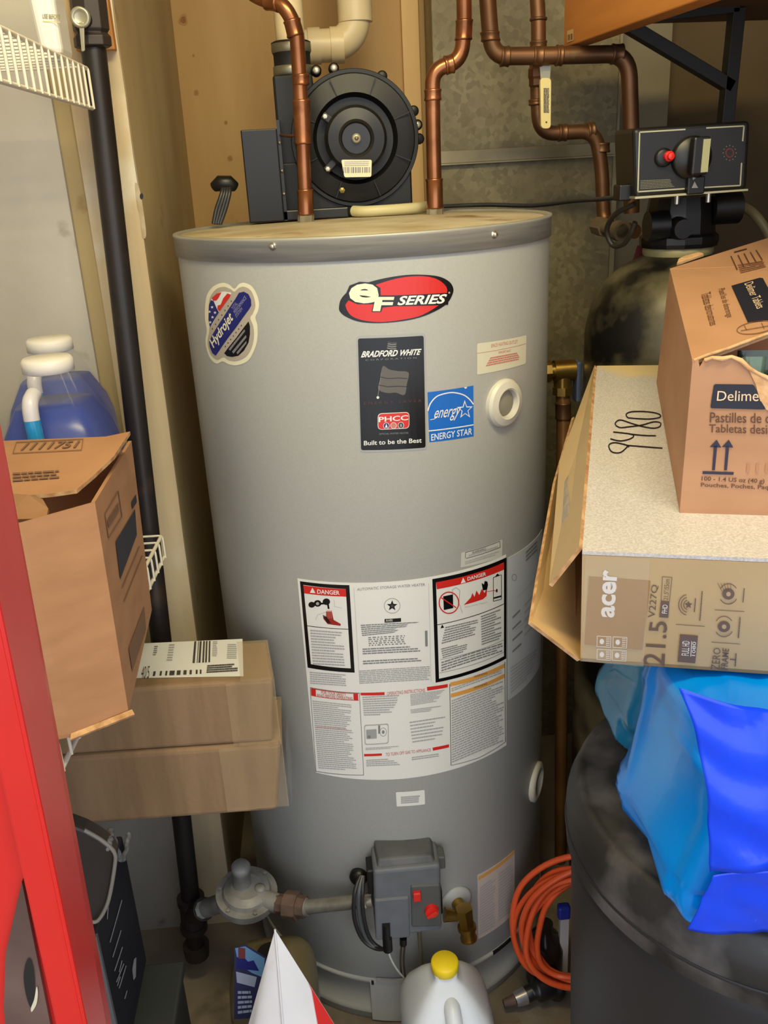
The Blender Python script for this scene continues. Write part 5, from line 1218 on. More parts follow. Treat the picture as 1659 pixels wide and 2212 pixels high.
# ================================================================== brine tank, salt bags
m_brine = M('charcoal_plastic', (40, 40, 43), (35, 35, 38), rough=0.5, scale=5, bump=0.03, bscale=200)
m_lid2 = M('dusty_charcoal_lid', (44, 43, 43), (36, 35, 35), rough=0.5, scale=5, c3=(120, 117, 116), s3=9, lo3=0.50, hi3=0.78)
bx, by = 0.425, -0.586
bn = thing('brine_tank', (bx, by, 0.0), 'large round charcoal plastic brine tank with a dusty lid', 'tank')
MB().lathe([(0.222, 0.0), (0.228, 0.006), (0.240, 0.58), (0.241, 0.612), (0.238, 0.615)], (bx, by, 0), n=80).build('body', m_brine, bn)
MB().lathe([(0.243, 0.606), (0.2475, 0.608), (0.2480, 0.652), (0.2470, 0.660), (0.238, 0.684), (0.231, 0.692), (0.226, 0.690), (0.222, 0.692), (0.10, 0.700), (0.0001, 0.702)], (bx, by, 0), n=80).build('lid', m_lid2, bn)
cuts = MB(); cuts.lathe([(0.2485, 0.628), (0.2495, 0.630), (0.2485, 0.632)], (bx, by, 0), n=80); cuts.build('lid_seam', m_brine, bn)

m_blue = M('blue_film', (0, 148, 250), (0, 124, 240), rough=0.22, scale=5, coat=0.15, bump=0.5, bscale=11, spec=0.4)
m_blue2 = M('deep_blue_film', (4, 74, 246), (4, 58, 224), rough=0.28, scale=4, coat=0.15, bump=0.6, bscale=10)
m_teal = M('teal_film', (18, 116, 172), (40, 138, 180), rough=0.18, scale=9, coat=0.4, bump=0.3, bscale=16)
def film_bag(name, label, c, h, mat, seed, fold=0.013, n=72, e=0.35):
    """soft box: superellipsoid with creases"""
    c = Vector(c); vs = []; m = n
    def sg(v, p): return math.copysign(abs(v)**p, v)
    for j in range(m+1):
        t = -math.pi/2+math.pi*j/m
        for i in range(2*n):
            a = math.pi*i/n
            x = sg(math.cos(t), e)*sg(math.cos(a), e); y = sg(math.cos(t), e)*sg(math.sin(a), e); z = sg(math.sin(t), e)
            d = Vector((x*h[0], y*h[1], z*h[2])); nn = Vector((x/h[0], y/h[1], z/h[2])).normalized()
            zr = d.z/h[2]; sg_ = 1+0.05*max(0.0, -zr)*(1+zr)*4; d.x *= 1+0.15*max(0.0, -zr); d.y *= 1+(sg_-1)*0.5
            q = Vector((d.x*9+d.z*7, d.y*6+d.z*5, d.z*14-d.x*8-d.y*6))+Vector((seed, 0, 0))
            k = 1-abs(noise.noise(q))*2
            q2 = Vector((d.x*24-d.z*12+d.y*14, d.z*26+d.x*18, d.y*22+seed))
            k = k*0.75+0.55*(1-2*abs(noise.noise(q2)))+0.25*noise.noise(d*50+Vector((seed, 3, 1)))-0.4
            f = fold*k
            p_ = c+d+nn*f
            if p_.z < c.z-h[2]: p_.z = c.z-h[2]
            if p_.z > c.z+h[2]: p_.z = c.z+h[2]
            vs.append(p_)
    N2 = 2*n; fs = []
    for j in range(m):
        for i in range(N2):
            k = (i+1) % N2; fs.append((j*N2+i, j*N2+k, (j+1)*N2+k, (j+1)*N2+i))
    s = MB(); s.add(vs, fs, 0, True)
    t = thing(name, (c.x, c.y, c.z-h[2]), label, 'bag')
    s.build('body', mat, t)
    return t
b1 = film_bag('salt_bag', 'bright blue plastic salt bag on the charcoal tank lid', (0.455, -0.688, 0.812), (0.212, 0.112, 0.108), m_blue, 3.1, e=0.24)
# loose darker film hanging over the front
def film(poly_rows, mat, name, t, seed):
    """rows of pixel points with depth -> wavy sheet"""
    vs = []; n = len(poly_rows[0]); sub = []
    for r in poly_rows: sub.append(catmull([P(x, y, 1, yy) for x, y, yy in r], 6))
    rows_ = []
    m_ = len(sub[0])
    cols = [catmull([r[i] for r in sub], 6) for i in range(m_)]
    k = len(cols[0])
    for i in range(m_):
        for j in range(k):
            v = cols[i][j]; vs.append(v+Vector((0, -0.016*abs(noise.noise(Vector((v.x*16+v.z*9, v.z*12, seed)))), 0)))
    fs = [(i*k+j, i*k+j+1, (i+1)*k+j+1, (i+1)*k+j) for i in range(m_-1) for j in range(k-1)]
    s = MB(); s.add(vs, fs, 0, True); o = s.build(name, mat, t)
    md = o.modifiers.new('solid', 'SOLIDIFY'); md.thickness = 0.0008
    return o
film([[(1466, 1486, -0.800), (1560, 1510, -0.812), (1700, 1540, -0.812)], [(1500, 1580, -0.812), (1590, 1600, -0.822), (1700, 1640, -0.822)], [(1522, 1720, -0.818), (1600, 1730, -0.828), (1700, 1740, -0.828)], [(1532, 1882, -0.824), (1600, 1874, -0.832), (1700, 1860, -0.832)]], m_blue2, 'loose_flap', b1, 1.0)
film([[(1538, 1886, -0.818), (1610, 1880, -0.824), (1700, 1872, -0.824)], [(1512, 1950, -0.812), (1600, 1945, -0.816), (1700, 1940, -0.816)], [(1484, 2008, -0.804), (1580, 2016, -0.804), (1700, 2008, -0.804)]], m_blue2, 'bottom_seam', b1, 2.0)
b3 = film_bag('salt_bag', 'teal plastic bag squeezed behind the bright blue salt bag', (0.462, -0.462, 0.810), (0.190, 0.080, 0.106), m_teal, 8.2)

# ================================================================== monitor box with open end
m_mon = M('printed_kraft', (188, 162, 120), (176, 149, 107), rough=0.5, scale=5, coat=0.15)
m_montop = M('speckled_grey_card', (210, 206, 204), (184, 178, 174), rough=0.28, scale=420, lo=0.35, hi=0.65, coat=0.3, c3=(222, 198, 150), s3=3, lo3=0.60, hi3=0.66)
m_clear = M('crumpled_clear_tape', (172, 158, 134), (150, 136, 112), rough=0.12, scale=30, bump=0.6, bscale=60, coat=0.7)
m_prt = M('dark_taupe_print', (104, 84, 74), rough=0.5); m_wht = M('white_print', (226, 222, 218), rough=0.5); m_dk = M('marker_ink', (26, 18, 24), rough=0.4)
fl = Vector((0.156, -0.650, 1.053)); tl = Vector((0.333, -0.123, 1.113)); frv = P(1659, 1225, 2, 1.053)
dE = (tl-fl).normalized(); wE = (frv-fl).normalized(); wE = (wE-dE*wE.dot(dE)).normalized(); nE = wE.cross(dE).normalized()
hE = 0.131; WE = 0.42; LE = (tl-fl).length
mb_ = thing('monitor_box', tuple(fl+wE*WE/2+dE*LE/2-nE*hE), 'flat monitor carton with open left flaps lying on the blue bag', 'box')
c8b = [fl-nE*hE, fl+wE*WE-nE*hE, fl+wE*WE+dE*LE-nE*hE, fl+dE*LE-nE*hE]; c8t = [v+nE*hE for v in c8b]
# panels: top, front, back, right, bottom (left end open)
MB().slab(c8t, 0.004).build('top_panel', m_montop, mb_)
topo = bpy.data.objects['top_panel']
MB().slab([c8b[0], c8b[1], c8t[1]-nE*0.0045, c8t[0]-nE*0.0045], 0.004).build('front_panel', m_mon, mb_); fro = bpy.data.objects['front_panel.003'] if 'front_panel.003' in bpy.data.objects else None
MB().slab([c8b[2], c8b[3], c8t[3]-nE*0.0045, c8t[2]-nE*0.0045], 0.004).build('back_panel', m_mon, mb_)
MB().slab([c8b[1], c8b[2], c8t[2], c8t[1]], 0.004).build('end_panel', m_mon, mb_)
MB().slab(c8b[::-1], 0.004).build('bottom_panel', m_mon, mb_)
MB().slab([c8b[3]+wE*0.05+dE*-0.01, c8b[0]+wE*0.05+dE*0.01, c8t[0]+wE*0.05+dE*0.01-nE*0.006, c8t[3]+wE*0.05+dE*-0.01-nE*0.006], 0.004).build('inner_flap', m_cardin, mb_)
# flaps
k1 = P(1193, 1268, 1, -0.635); k2 = P(1270, 850, 1, -0.150)
tf = MB(); tf.slab([c8t[0]+dE*0.004, c8t[3]-dE*0.004, k2, P(1214, 1000, 1, -0.36), k1][::-1], 0.004, 0, 1); tfo = tf.build('top_flap', [m_mon, m_cardedge], mb_)
tp_ = [c8t[0].lerp(k1, 0.30)+dE*0.006, c8t[3].lerp(k2, 0.30), k2, P(1214, 1000, 1, -0.36), k1]
tt = MB(); tt.slab([v+nE*0.0016 for v in tp_][::-1], 0.0012); tt.build('tape_strip', m_clear, tfo)
j1 = P(1148, 1345, 1, -0.632); j2 = P(1240, 900, 1, -0.165)
bf = MB(); bf.slab([c8b[0]+dE*0.002, c8b[3], j2, P(1200, 1040, 1, -0.37), P(1163, 1250, 1, -0.56), j1], 0.004, 0, 1); bf.build('bottom_flap', [M('kraft_inside', (204, 164, 108), (192, 150, 94), rough=0.8, scale=10), m_cardedge], mb_)
# print on the top: marker number
pst = PlaneSurf(c8t[0], c8t[1], c8t[3]); pm = Print(pst, base=0.0006)
A_ = lambda pts: px_list(1140, 500, 3.197, pts)
for g in ([(690, 1488), (640, 1530), (580, 1525), (560, 1480), (600, 1462), (680, 1478), (700, 1490), (690, 1488)], [(680, 1480), (800, 1490), (930, 1500)], [(570, 1435), (640, 1450), (715, 1432), (722, 1405), (590, 1388)], [(700, 1402), (800, 1412), (885, 1414)],
          [(610, 1345), (605, 1325), (640, 1305), (720, 1330), (800, 1352), (870, 1362), (912, 1350), (915, 1325), (870, 1318), (790, 1340), (700, 1352), (640, 1358), (610, 1345)], [(690, 1290), (680, 1265), (720, 1248), (820, 1248), (900, 1262), (915, 1285), (850, 1298), (760, 1296), (690, 1290)]):
    cv = catmull([(x, y, 0) for x, y in A_(g)], 5); pm.line([(v.x, v.y) for v in cv], 2.6, m_dk, 1)
pm.build('marker_number', topo)
# print on the front
psf2 = PlaneSurf(c8b[0], c8b[1], c8t[0]); pm = Print(psf2, base=0.0010)
Q_ = lambda pts: px_list(1140, 1100, 3.197, pts)
frp = [o for o in mb_.children if o.name.startswith('front_panel')][0]
pm.quad(Q_([(392, 930), (790, 968), (848, 492), (425, 462)]), M('tan_print_block', (160, 122, 76), rough=0.3, coat=0.4), 0)
pm.text('acer', Q_([(598, 745), (622, 418), (520, 412), (505, 738)]), m_wht, 2, bold=0.03)
pm.text('21.5', Q_([(945, 1078), (965, 772), (845, 768), (790, 1065)]), m_prt, 2, bold=0.008)
pm.text('V227Q', Q_([(888, 745), (905, 520), (855, 515), (830, 742)]), m_prt, 2)
pm.quad(Q_([(970, 745), (978, 632), (920, 626), (908, 740)]), m_prt, 2); pm.text('FHD', Q_([(960, 715), (966, 655), (932, 652), (926, 712)]), m_wht, 3)
for a, b2 in (((920, 626), (930, 462)), ((930, 462), (996, 466)), ((996, 466), (978, 632))): pm.line(Q_([a, b2]), 1.2, m_prt, 2)
pm.text('21.5"/55cm', Q_([(968, 622), (980, 478), (945, 474), (936, 618)]), m_prt, 3)
pm.quad(Q_([(1155, 1058), (1175, 868), (1052, 858), (1035, 1048)]), m_prt, 2); pm.text('FULL HD', Q_([(1112, 1005), (1118, 905), (1068, 902), (1062, 1002)]), m_wht, 3); pm.line(Q_([(1125, 1010), (1132, 905)]), 1.4, m_wht, 3); pm.text('1080', Q_([(1155, 1006), (1162, 910), (1138, 908), (1132, 1004)]), m_wht, 3)
pm.line(Q_([(1022, 790), (1222, 804)]), 1.2, m_prt, 2); pm.line(Q_([(1150, 705), (1158, 610)]), 2, m_prt, 2)
for r_ in (10, 16, 22): pm.ring(Q_([(1105, 655)])[0], r_*0.9, r_, 1.6, m_prt, 2, a0=math.pi*0.55, a1=math.pi*1.45, n=12)
pm.poly(star(Q_([(1110, 655)])[0], 9), m_prt, 2)
pm.rows(Q_([(1195, 765), (1212, 558), (1198, 556), (1180, 762)]), 1, m_prt, 2, fill=0.5, seed=3)
for cx_, cy_ in ((1385, 580), (1355, 805)):
    c_ = Q_([(cx_, cy_)])[0]; pm.disc(c_, 13, 12, m_prt, 2); pm.disc(c_, 5, 5, M('kraft_dot', (176, 152, 114)), 3); pm.ring(c_, 20, 22, 1.6, m_prt, 2, a0=0.5, a1=2.6, n=14); pm.ring(c_, 20, 22, 1.6, m_prt, 2, a0=3.7, a1=5.7, n=14)
for k in range(5): pm.line(Q_([(1310+22*k, 505), (1340+16*k, 560)]), 1.0, m_prt, 2)
pm.line(Q_([(1290, 690), (1495, 702)]), 1.2, m_prt, 2); pm.line(Q_([(1268, 912), (1465, 926)]), 1.2, m_prt, 2)
pm.rows(Q_([(1492, 640), (1502, 535), (1488, 534), (1478, 638)]), 1, m_prt, 2, fill=0.5, seed=4); pm.rows(Q_([(1462, 885), (1475, 735), (1458, 733), (1445, 883)]), 1, m_prt, 2, fill=0.5, seed=5)
pm.text('ZERO', Q_([(1325, 1105), (1332, 955), (1285, 950), (1262, 1100)]), m_prt, 2); pm.text('FRAME', Q_([(1380, 1105), (1390, 958), (1345, 952), (1332, 1100)]), m_prt, 2, bold=0.01)
pm.line(Q_([(1432, 1080), (1438, 990)]), 2.4, m_prt, 2); pm.line(Q_([(1395, 1030), (1435, 1035)]), 2.4, m_prt, 2)
for qx, qy in ((480, 870), (590, 875), (480, 960), (585, 965)):
    qq = [(qx, qy), (qx+95, qy+5), (qx+92, qy+78), (qx-2, qy+72), (qx, qy)]; pm.line(Q_(qq), 1.3, m_wht, 2); pm.disc(Q_([(qx+32, qy+38)])[0], 5, 6, m_wht, 2, 10); pm.rows(Q_([(qx+60, qy+70), (qx+85, qy+70), (qx+88, qy+8), (qx+62, qy+8)]), 5, m_wht, 2, fill=0.4, ragged=0, wmin=0.3, wmax=0.6, seed=6)
pm.build('front_print', frp)
tb2 = [psf2.at(*p_) for p_ in Q_([(378, 1040), (800, 1078), (842, 340), (400, 312)])]
tg = MB(); nT = 8; g = []
for i in range(nT+1):
    for j in range(nT+1):
        u, v = i/nT, j/nT; p_ = tb2[0]*(1-u)*(1-v)+tb2[1]*u*(1-v)+tb2[2]*u*v+tb2[3]*(1-u)*v
        g.append(p_+psf2.n*(0.0020+0.0020*abs(noise.noise(p_*70))))
tg.add(g, [(i*(nT+1)+j, (i+1)*(nT+1)+j, (i+1)*(nT+1)+j+1, i*(nT+1)+j+1) for i in range(nT) for j in range(nT)], 0, True)
tg.build('tape_sheet', M('clear_tape_film', (220, 214, 196), rough=0.08, alpha=0.16, coat=0.8), mb_)

# ================================================================== torn tablet box on top
m_del = M('warm_cardboard', (184, 138, 104), (173, 128, 94), rough=0.75, scale=8, stretch=(1, 1, 2), bump=0.06, bscale=80)
m_torn = M('torn_paper', (222, 178, 132), (196, 150, 104), rough=0.95, scale=60, bump=0.5, bscale=120)
m_navy2 = M('navy_print', (28, 30, 46), rough=0.55); m_txt = M('brown_text', (92, 60, 44), rough=0.6); m_lav = M('blue_black_print', (40, 38, 62), rough=0.55)
bfl = pst.at(1468, 1108)+nE*0.0008; bbl = pst.at(1418, 828)+nE*0.0008
tfl = PD(1496, 780, 0.905); tbl = PD(1447, 580, 1.30)
wD = wE*0.30
tbx = thing('tablet_box', tuple(bfl+wE*0.15+dE*0.2), 'torn open tan tablet box on the monitor carton, navy print', 'box')
MB().slab([bbl, bfl, tfl, tbl], 0.004).build('side_panel', m_del, tbx)
# torn top edge of the front panel
psd = PlaneSurf(bfl, frv+Vector((0, 0, 0.011)), tfl)
psd = PlaneSurf(bfl, bfl+wE, tfl)
edge = [(1496, 782), (1508, 775), (1512, 795), (1522, 778), (1538, 772), (1560, 775), (1580, 770), (1600, 778), (1618, 795), (1635, 805), (1662, 818), (1700, 830)]
fpn = MB(); pl_ = [psd.at(1470, 1110), psd.at(1560, 1114), psd.to3d(0.297, psd.frompx(1560, 1114)[1], 0), psd.to3d(0.297, 0.150, 0), psd.to3d(0.27, 0.142, 0), psd.to3d(0.25, 0.118, 0), psd.to3d(0.22, 0.108, 0)]+[psd.at(x, y) for x, y in edge[-2::-1]]
fpn.slab(pl_, 0.004, 0, 1); dfo = fpn.build('front_panel', [m_del, m_torn], tbx)
# fuzzy lip of torn paper
lip = MB(); lp = [psd.at(x, y)+psd.n*0.001 for x, y in edge[3:]]; rr_ = [0.0016+0.0016*random.random() for _ in lp]
lip.tube(lp, rr_, 8); lip.build('torn_lip', m_torn, tbx)
tq = [P(1590, 790, 1, psd.at(1590, 790).y-0.001), P(1640, 806, 1, psd.at(1640, 806).y-0.001)]
# peeled paper on the front
pp = Print(psd, base=0.0008)
pp.poly([(1618, 800), (1700, 830), (1700, 905), (1655, 884), (1640, 860), (1632, 830)], m_torn, 3)
pp.poly(rrect([(1534, 881), (1654, 884), (1628, 830), (1542, 829)], 5), m_navy2, 1)
pp.text('Delimer', [(1548, 865), (1652, 866), (1652, 842), (1550, 844)], M('tan_letters', (226, 196, 164), rough=0.6), 2)
pp.text('Pastilles de d', [(1533, 912), (1664, 914), (1664, 892), (1534, 890)], m_txt, 1, bold=0.008)
pp.text('Tabletas desinc', [(1531, 933), (1680, 938), (1680, 917), (1532, 916)], m_txt, 1, bold=0.008)
for x in (1541, 1567):
    pp.quad([(x-4+1, 1015), (x+3, 1015), (x+8, 962), (x+1, 962)], m_lav, 1); pp.poly([(x-8, 965), (x+17, 966), (x+7, 949)], m_lav, 1)
pp.quad([(1517, 1023), (1584, 1025), (1585, 1019), (1518, 1017)], m_lav, 1)
pp.text('100 - 1.4 US oz (40 g)', [(1515, 1040), (1650, 1046), (1652, 1034), (1516, 1028)], m_txt, 1, bold=0.012)
pp.text('Pouches, Poches, Paque', [(1514, 1053), (1676, 1060), (1677, 1048), (1514, 1042)], m_txt, 1, bold=0.012)
for x in (1612, 1632, 1652): pp.quad([(x, 1020), (x+5, 1020), (x+7, 1002), (x+2, 1000)], M('faded_bars', (176, 126, 90), rough=0.7), 1)
pp.build('lettering', dfo)
# top panel: left part solid, front edge torn
psT = PlaneSurf(tfl, tfl+wE, tbl)
te = [(1497, 780), (1530, 768), (1570, 755), (1610, 740), (1659, 722), (1720, 700)]
tpn = MB(); pt2 = [psT.at(x, y) for x, y in te]+[psT.at(1720, 492), psT.at(1659, 514), psT.at(1447, 580)]
tpn.slab(pt2, 0.004, 0, 1); dto = tpn.build('top_panel', [m_del, m_torn], tbx)
te_ = MB(); te_.tube([psT.at(x, y)+psT.n*0.0005 for x, y in te], [0.0015, 0.002, 0.0017, 0.002, 0.0015, 0.002], 8); te_.build('torn_lip', m_torn, tbx)
D_ = lambda pts: px_list(1420, 500, 6.941, pts)
pt3 = Print(psT, base=0.0008)
pt3.poly(D_([(1110, 825), (1530, 705), (1580, 710), (1900, 1300), (1850, 1310), (1355, 1372)]), m_navy2, 1)
pt3.text('Delimer Tablets', D_([(1440, 1170), (1290, 790), (1420, 755), (1600, 1140)])[::1] if False else D_([(1300, 800), (1490, 1180), (1620, 1140), (1430, 760)]), M('tan_letters', (226, 196, 164)), 2)
pt3.text('Pastilles de detartrage', D_([(880, 880), (1020, 1310), (1140, 1280), (1010, 855)]), m_txt, 1)
pt3.text('Tabletas desincrustantes', D_([(650, 950), (790, 1425), (910, 1395), (795, 910)]), m_txt, 1)
for k, (x, y) in enumerate(((1095, 380), (1200, 365), (1290, 340), (1385, 320), (1470, 290))): pt3.quad(D_([(x, y), (x+16, y-4), (x+110, y+200-k*14), (x+92, y+205-k*14)]), m_txt, 1)
pt3.rows(D_([(1250, 640), (1640, 540), (1590, 440), (1200, 500)]), 5, M('faded_text', (140, 92, 64), rough=0.7), 1, seed=6); pt3.line(D_([(1150, 320), (1340, 268)]), 2.4, m_txt, 1)
for a in (1.0, 0.86):
    pass
pt3.ring(D_([(1480, 1450)])[0], 42, 13, 1.2, m_txt, 1, tilt=-0.16, n=40); pt3.line(D_([(1250, 1500), (1700, 1420)]), 1.0, m_txt, 1); pt3.line(D_([(1300, 1420), (1340, 1490)]), 1.0, m_txt, 1); pt3.line(D_([(1560, 1380), (1600, 1470)]), 1.0, m_txt, 1)
pt3.build('lettering', dto)
# torn paper standing behind the top edge
bt_ = [psT.at(x, y) for x, y in ((1462, 572), (1520, 552), (1516, 549), (1508, 548), (1500, 550), (1490, 553), (1478, 556), (1466, 562))]
MB().slab([v+nE*0.002 for v in bt_], 0.003).build('torn_tab', m_torn, tbx)
# rest of the box, out of frame
MB().slab([bfl+wE*0.30, bbl+wE*0.30, tbl+wE*0.30, tfl+wE*0.30], 0.004).build('side_panel', m_del, tbx)
MB().slab([bbl+wE*0.30, bbl, tbl, tbl+wE*0.30], 0.004).build('back_panel', m_del, tbx)
MB().slab([bfl, bbl, bbl+wE*0.30, bfl+wE*0.30], 0.004).build('bottom_panel', m_del, tbx)
# dark green pouches inside
m_gp = M('green_pouch', (26, 40, 32), (40, 58, 46), rough=0.2, scale=20, bump=0.4, bscale=40, coat=0.4)
m_gp2 = M('pale_green_pouch', (96, 120, 104), (50, 70, 60), rough=0.2, scale=20, bump=0.4, bscale=40, coat=0.4)
POU = ((0.060, 0.030, 0.148, m_gp2, 'pale green foil pouch at the left of the torn opening', 0.011), (0.094, 0.026, 0.140, m_gp, 'dark green foil pouch second from the left in the torn opening', 0.020), (0.142, 0.032, 0.122, m_gp2, 'mottled green foil pouch at the right of the torn opening', 0.024),
       (0.080, 0.072, 0.140, m_gp, 'dark green foil pouch standing behind the front pouches', 0.030), (0.150, 0.078, 0.142, m_gp, 'dark green foil pouch behind, under the lifted lid edge', 0.030))
for i, (du_, dd_, hh_, mt_, lb, wp_) in enumerate(POU):
    c = bfl+wE*du_+dE*dd_+nE*(0.006+hh_/2); n_ = 14; vs = []; lean_ = 0.006*math.sin(i*2.3)
    for sg_ in (-1, 1):
        for a in range(n_+1):
            for b4 in range(n_+1):
                u, v = a/n_*2-1, b4/n_*2-1; pil = (1-u**4)*(1-v**4)
                vs.append(c+wE*(u*wp_+0.003*v*math.sin(i))+nE*(v*hh_/2)+dE*(sg_*0.013*pil*(1+0.35*noise.noise(Vector((u*2.4+i*5, v*2.4, sg_))))+lean_*v))
    k = n_+1; o_ = k*k
    fs = [(a*k+b4, (a+1)*k+b4, (a+1)*k+b4+1, a*k+b4+1) for a in range(n_) for b4 in range(n_)]+[(o_+a*k+b4+1, o_+(a+1)*k+b4+1, o_+(a+1)*k+b4, o_+a*k+b4) for a in range(n_) for b4 in range(n_)]
    s = MB(); s.add(vs, fs, 0, True); s.build('tablet_pouch', mt_, label=lb, category='pouch', group='pouches in the torn box')

# ================================================================== wooden shelf and steel bracket (upper right)
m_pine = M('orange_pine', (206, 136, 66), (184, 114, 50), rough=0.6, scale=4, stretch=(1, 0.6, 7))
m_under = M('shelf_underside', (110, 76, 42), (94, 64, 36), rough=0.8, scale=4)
yfar = 0.30; fb_ = P(1217, 104, 1, yfar); zsh = fb_.z
nb_ = P(1510, 0, 2, zsh)
dS = (fb_-nb_); dS.z = 0; dS.normalize()
nearp = fb_-dS*0.80
sd = Vector((-dS.y, dS.x, 0)); sd = sd if sd.x > 0 else -sd
ws = thing('pine_shelf', (0.7, 0.0, zsh), 'orange pine shelf with a lipped front board at the upper right', 'shelf')
MB().hexa([nearp, nearp+sd*0.036, fb_+sd*0.036, fb_], [v+Vector((0, 0, 0.088)) for v in (nearp, nearp+sd*0.036, fb_+sd*0.036, fb_)]).build('front_board', m_pine, ws, bevel=0.002)
ex = 0.40
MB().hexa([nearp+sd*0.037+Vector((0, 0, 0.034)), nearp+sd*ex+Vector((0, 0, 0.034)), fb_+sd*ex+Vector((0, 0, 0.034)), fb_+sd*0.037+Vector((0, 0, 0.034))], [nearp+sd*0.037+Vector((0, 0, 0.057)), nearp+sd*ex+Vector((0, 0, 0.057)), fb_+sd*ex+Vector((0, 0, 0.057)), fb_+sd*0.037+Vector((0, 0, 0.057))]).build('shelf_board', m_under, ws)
e0 = fb_-dS*0.0
pse = PlaneSurf(nearp, fb_, nearp+Vector((0, 0, 1)))
pz = Print(pse, base=0.0006); pz.quad([(1199, 98), (1216, 92), (1214, 62), (1200, 66)], M('label_ivory', (232, 222, 186)), 1) if False else None
stk = Print(pse, base=0.0008); stk.quad([(1226, 92), (1240, 87), (1240, 62), (1226, 67)], M('aged_sticker', (214, 178, 120), rough=0.6), 1); stk.bars([(1228, 88), (1238, 85), (1238, 72), (1228, 75)], 6, m_txt, 2, 4); stk.build('price_sticker', ws)
m_steel = M('black_bracket', (28, 26, 24), rough=0.5)
yb_ = 0.17
bk_ = thing('shelf_bracket', P(1568, 260, 1, yb_), 'black steel triangular shelf bracket under the pine shelf', 'bracket')
v0, v1 = P(1592, 18, 1, yb_), P(1566, 270, 1, yb_); h0_ = P(1390, 40, 1, yb_); d0, d1 = P(1350, 52, 1, yb_), P(1578, 188, 1, yb_)
zlim = zsh-0.002
for nm, a, b2, w_ in (('upright', v0, v1, 0.0105), ('arm', h0_, v0, 0.007), ('brace', d0, d1, 0.0095)):
    a = Vector(a); b2 = Vector(b2)
    if nm == 'upright': b2.x = b2.x; 
    d_ = (b2-a); L_ = d_.length; d_.normalize(); pn = d_.cross(Vector((0, 1, 0))).normalized()
    MB().obox((a+b2)/2, d_*(L_/2), Vector((0, 0.012, 0)), pn*w_).build(nm, m_steel, bk_, bevel=0.001)

# ================================================================== things on the floor
# milk jug
mj = thing('milk_jug', (0.040, -0.386, 0.0), 'translucent white plastic gallon jug with yellow cap', 'jug')
m_milk = M('milky_plastic', (212, 217, 224), (204, 210, 218), rough=0.32, scale=6, sss=0.25)
hw = 0.073
jm = MB(); jm.lathe([(hw*0.92, 0.0), (hw, 0.008), (hw, 0.125), (hw*0.98, 0.148), (hw*0.86, 0.172), (hw*0.58, 0.203), (hw*0.38, 0.220), (0.0185, 0.227), (0.0185, 0.236)], (0.040, -0.386, 0), n=56, sq=0.85); jm.build('body', m_milk, mj)
MB().tube(catmull([(0.043, -0.413, 0.200), (0.044, -0.436, 0.196), (0.045, -0.455, 0.170), (0.045, -0.456, 0.125), (0.044, -0.446, 0.090)], 8), [0.013]*33, 16).build('handle', m_milk, mj)
for sx_ in (-1, 1): MB().tube(catmull([(0.040+sx_*0.022, -0.405, 0.205), (0.041+sx_*0.030, -0.436, 0.165), (0.041+sx_*0.034, -0.4475, 0.115), (0.041+sx_*0.034, -0.4475, 0.06)], 8), 0.005, 10).build('moulded_rib', m_milk, mj)
cpm = MB(); cpm.lathe([(0.0205, 0.2345), (0.0215, 0.235), (0.0215, 0.249), (0.0195, 0.2515), (0.0001, 0.2515)], (0.040, -0.386, 0), n=40); cpm.build('cap', M('yellow_cap', (244, 214, 30), rough=0.45), mj)
# white bag with a red stripe
pb = thing('paper_bag', (-0.18, -0.45, 0.0), 'crumpled white paper bag with a red stripe standing on the floor', 'bag')
m_paper = M('white_paper', (230, 230, 236), (222, 222, 230), rough=0.55, scale=10, bump=0.12, bscale=20)
Tp = P(594, 2008, 1, -0.480); Rb = Vector((-0.205, -0.600, 0.0)); Lb = Vector((-0.352, -0.520, 0.0)); Rr = Vector((-0.020, -0.525, 0.0)); Bk = Vector((-0.18, -0.445, 0.0)); Tk = Tp+Vector((0.004, 0.004, -0.002))
def bagface(A, B, C, n=14, seed=0.0, bul=0.010, dirv=Vector((0, -1, 0.2))):
    s = MB(); idx = {}; vs = []
    for i in range(n+1):
        for j in range(n+1-i):
            u, v = i/n, j/n; w = 1-u-v; p_ = A*w+B*u+C*v
            ins = min(u, v, w)*3; cre = 1-min(1, 3*min(u+v, 1))*0
            p_ = p_+dirv*(bul*ins+0.006*ins*noise.noise(p_*14+Vector((seed, 0, 0))))
            idx[(i, j)] = len(vs); vs.append(p_)
    fs = []
    for i in range(n):
        for j in range(n-i):
            fs.append((idx[(i, j)], idx[(i+1, j)], idx[(i, j+1)]))
            if i+j < n-1: fs.append((idx[(i+1, j)], idx[(i+1, j+1)], idx[(i, j+1)]))
    s.add(vs, fs, 0, True); return s
body = MB()
for f_ in (bagface(Tp, Lb, Rb, seed=1, bul=0.030, dirv=Vector((-1, -0.4, 0))), bagface(Tp, Rb, Rr, seed=2), bagface(Tp, Rr, Bk, seed=3, dirv=Vector((0.3, 1, 0))), bagface(Tp, Bk, Lb, seed=4, dirv=Vector((-0.3, 1, 0)))):
    body.add(f_.V, f_.F, 0, True)
body.build('body', m_paper, pb)
MB().tube([Tp, Tp.lerp(Rb, 0.3)+Vector((0, -0.002, 0)), Rb], 0.0016, 6).build('crease', m_paper, pb)
psb = PlaneSurf(Tp+Vector((0, -0.011, 0)), Rb+Vector((0, -0.011, 0)), Rr+Vector((0, -0.011, 0)))
drb = (Rr-Rb).normalized(); lrb = (Rr-Rb).length; offs = (Rb-Tp).dot(drb)
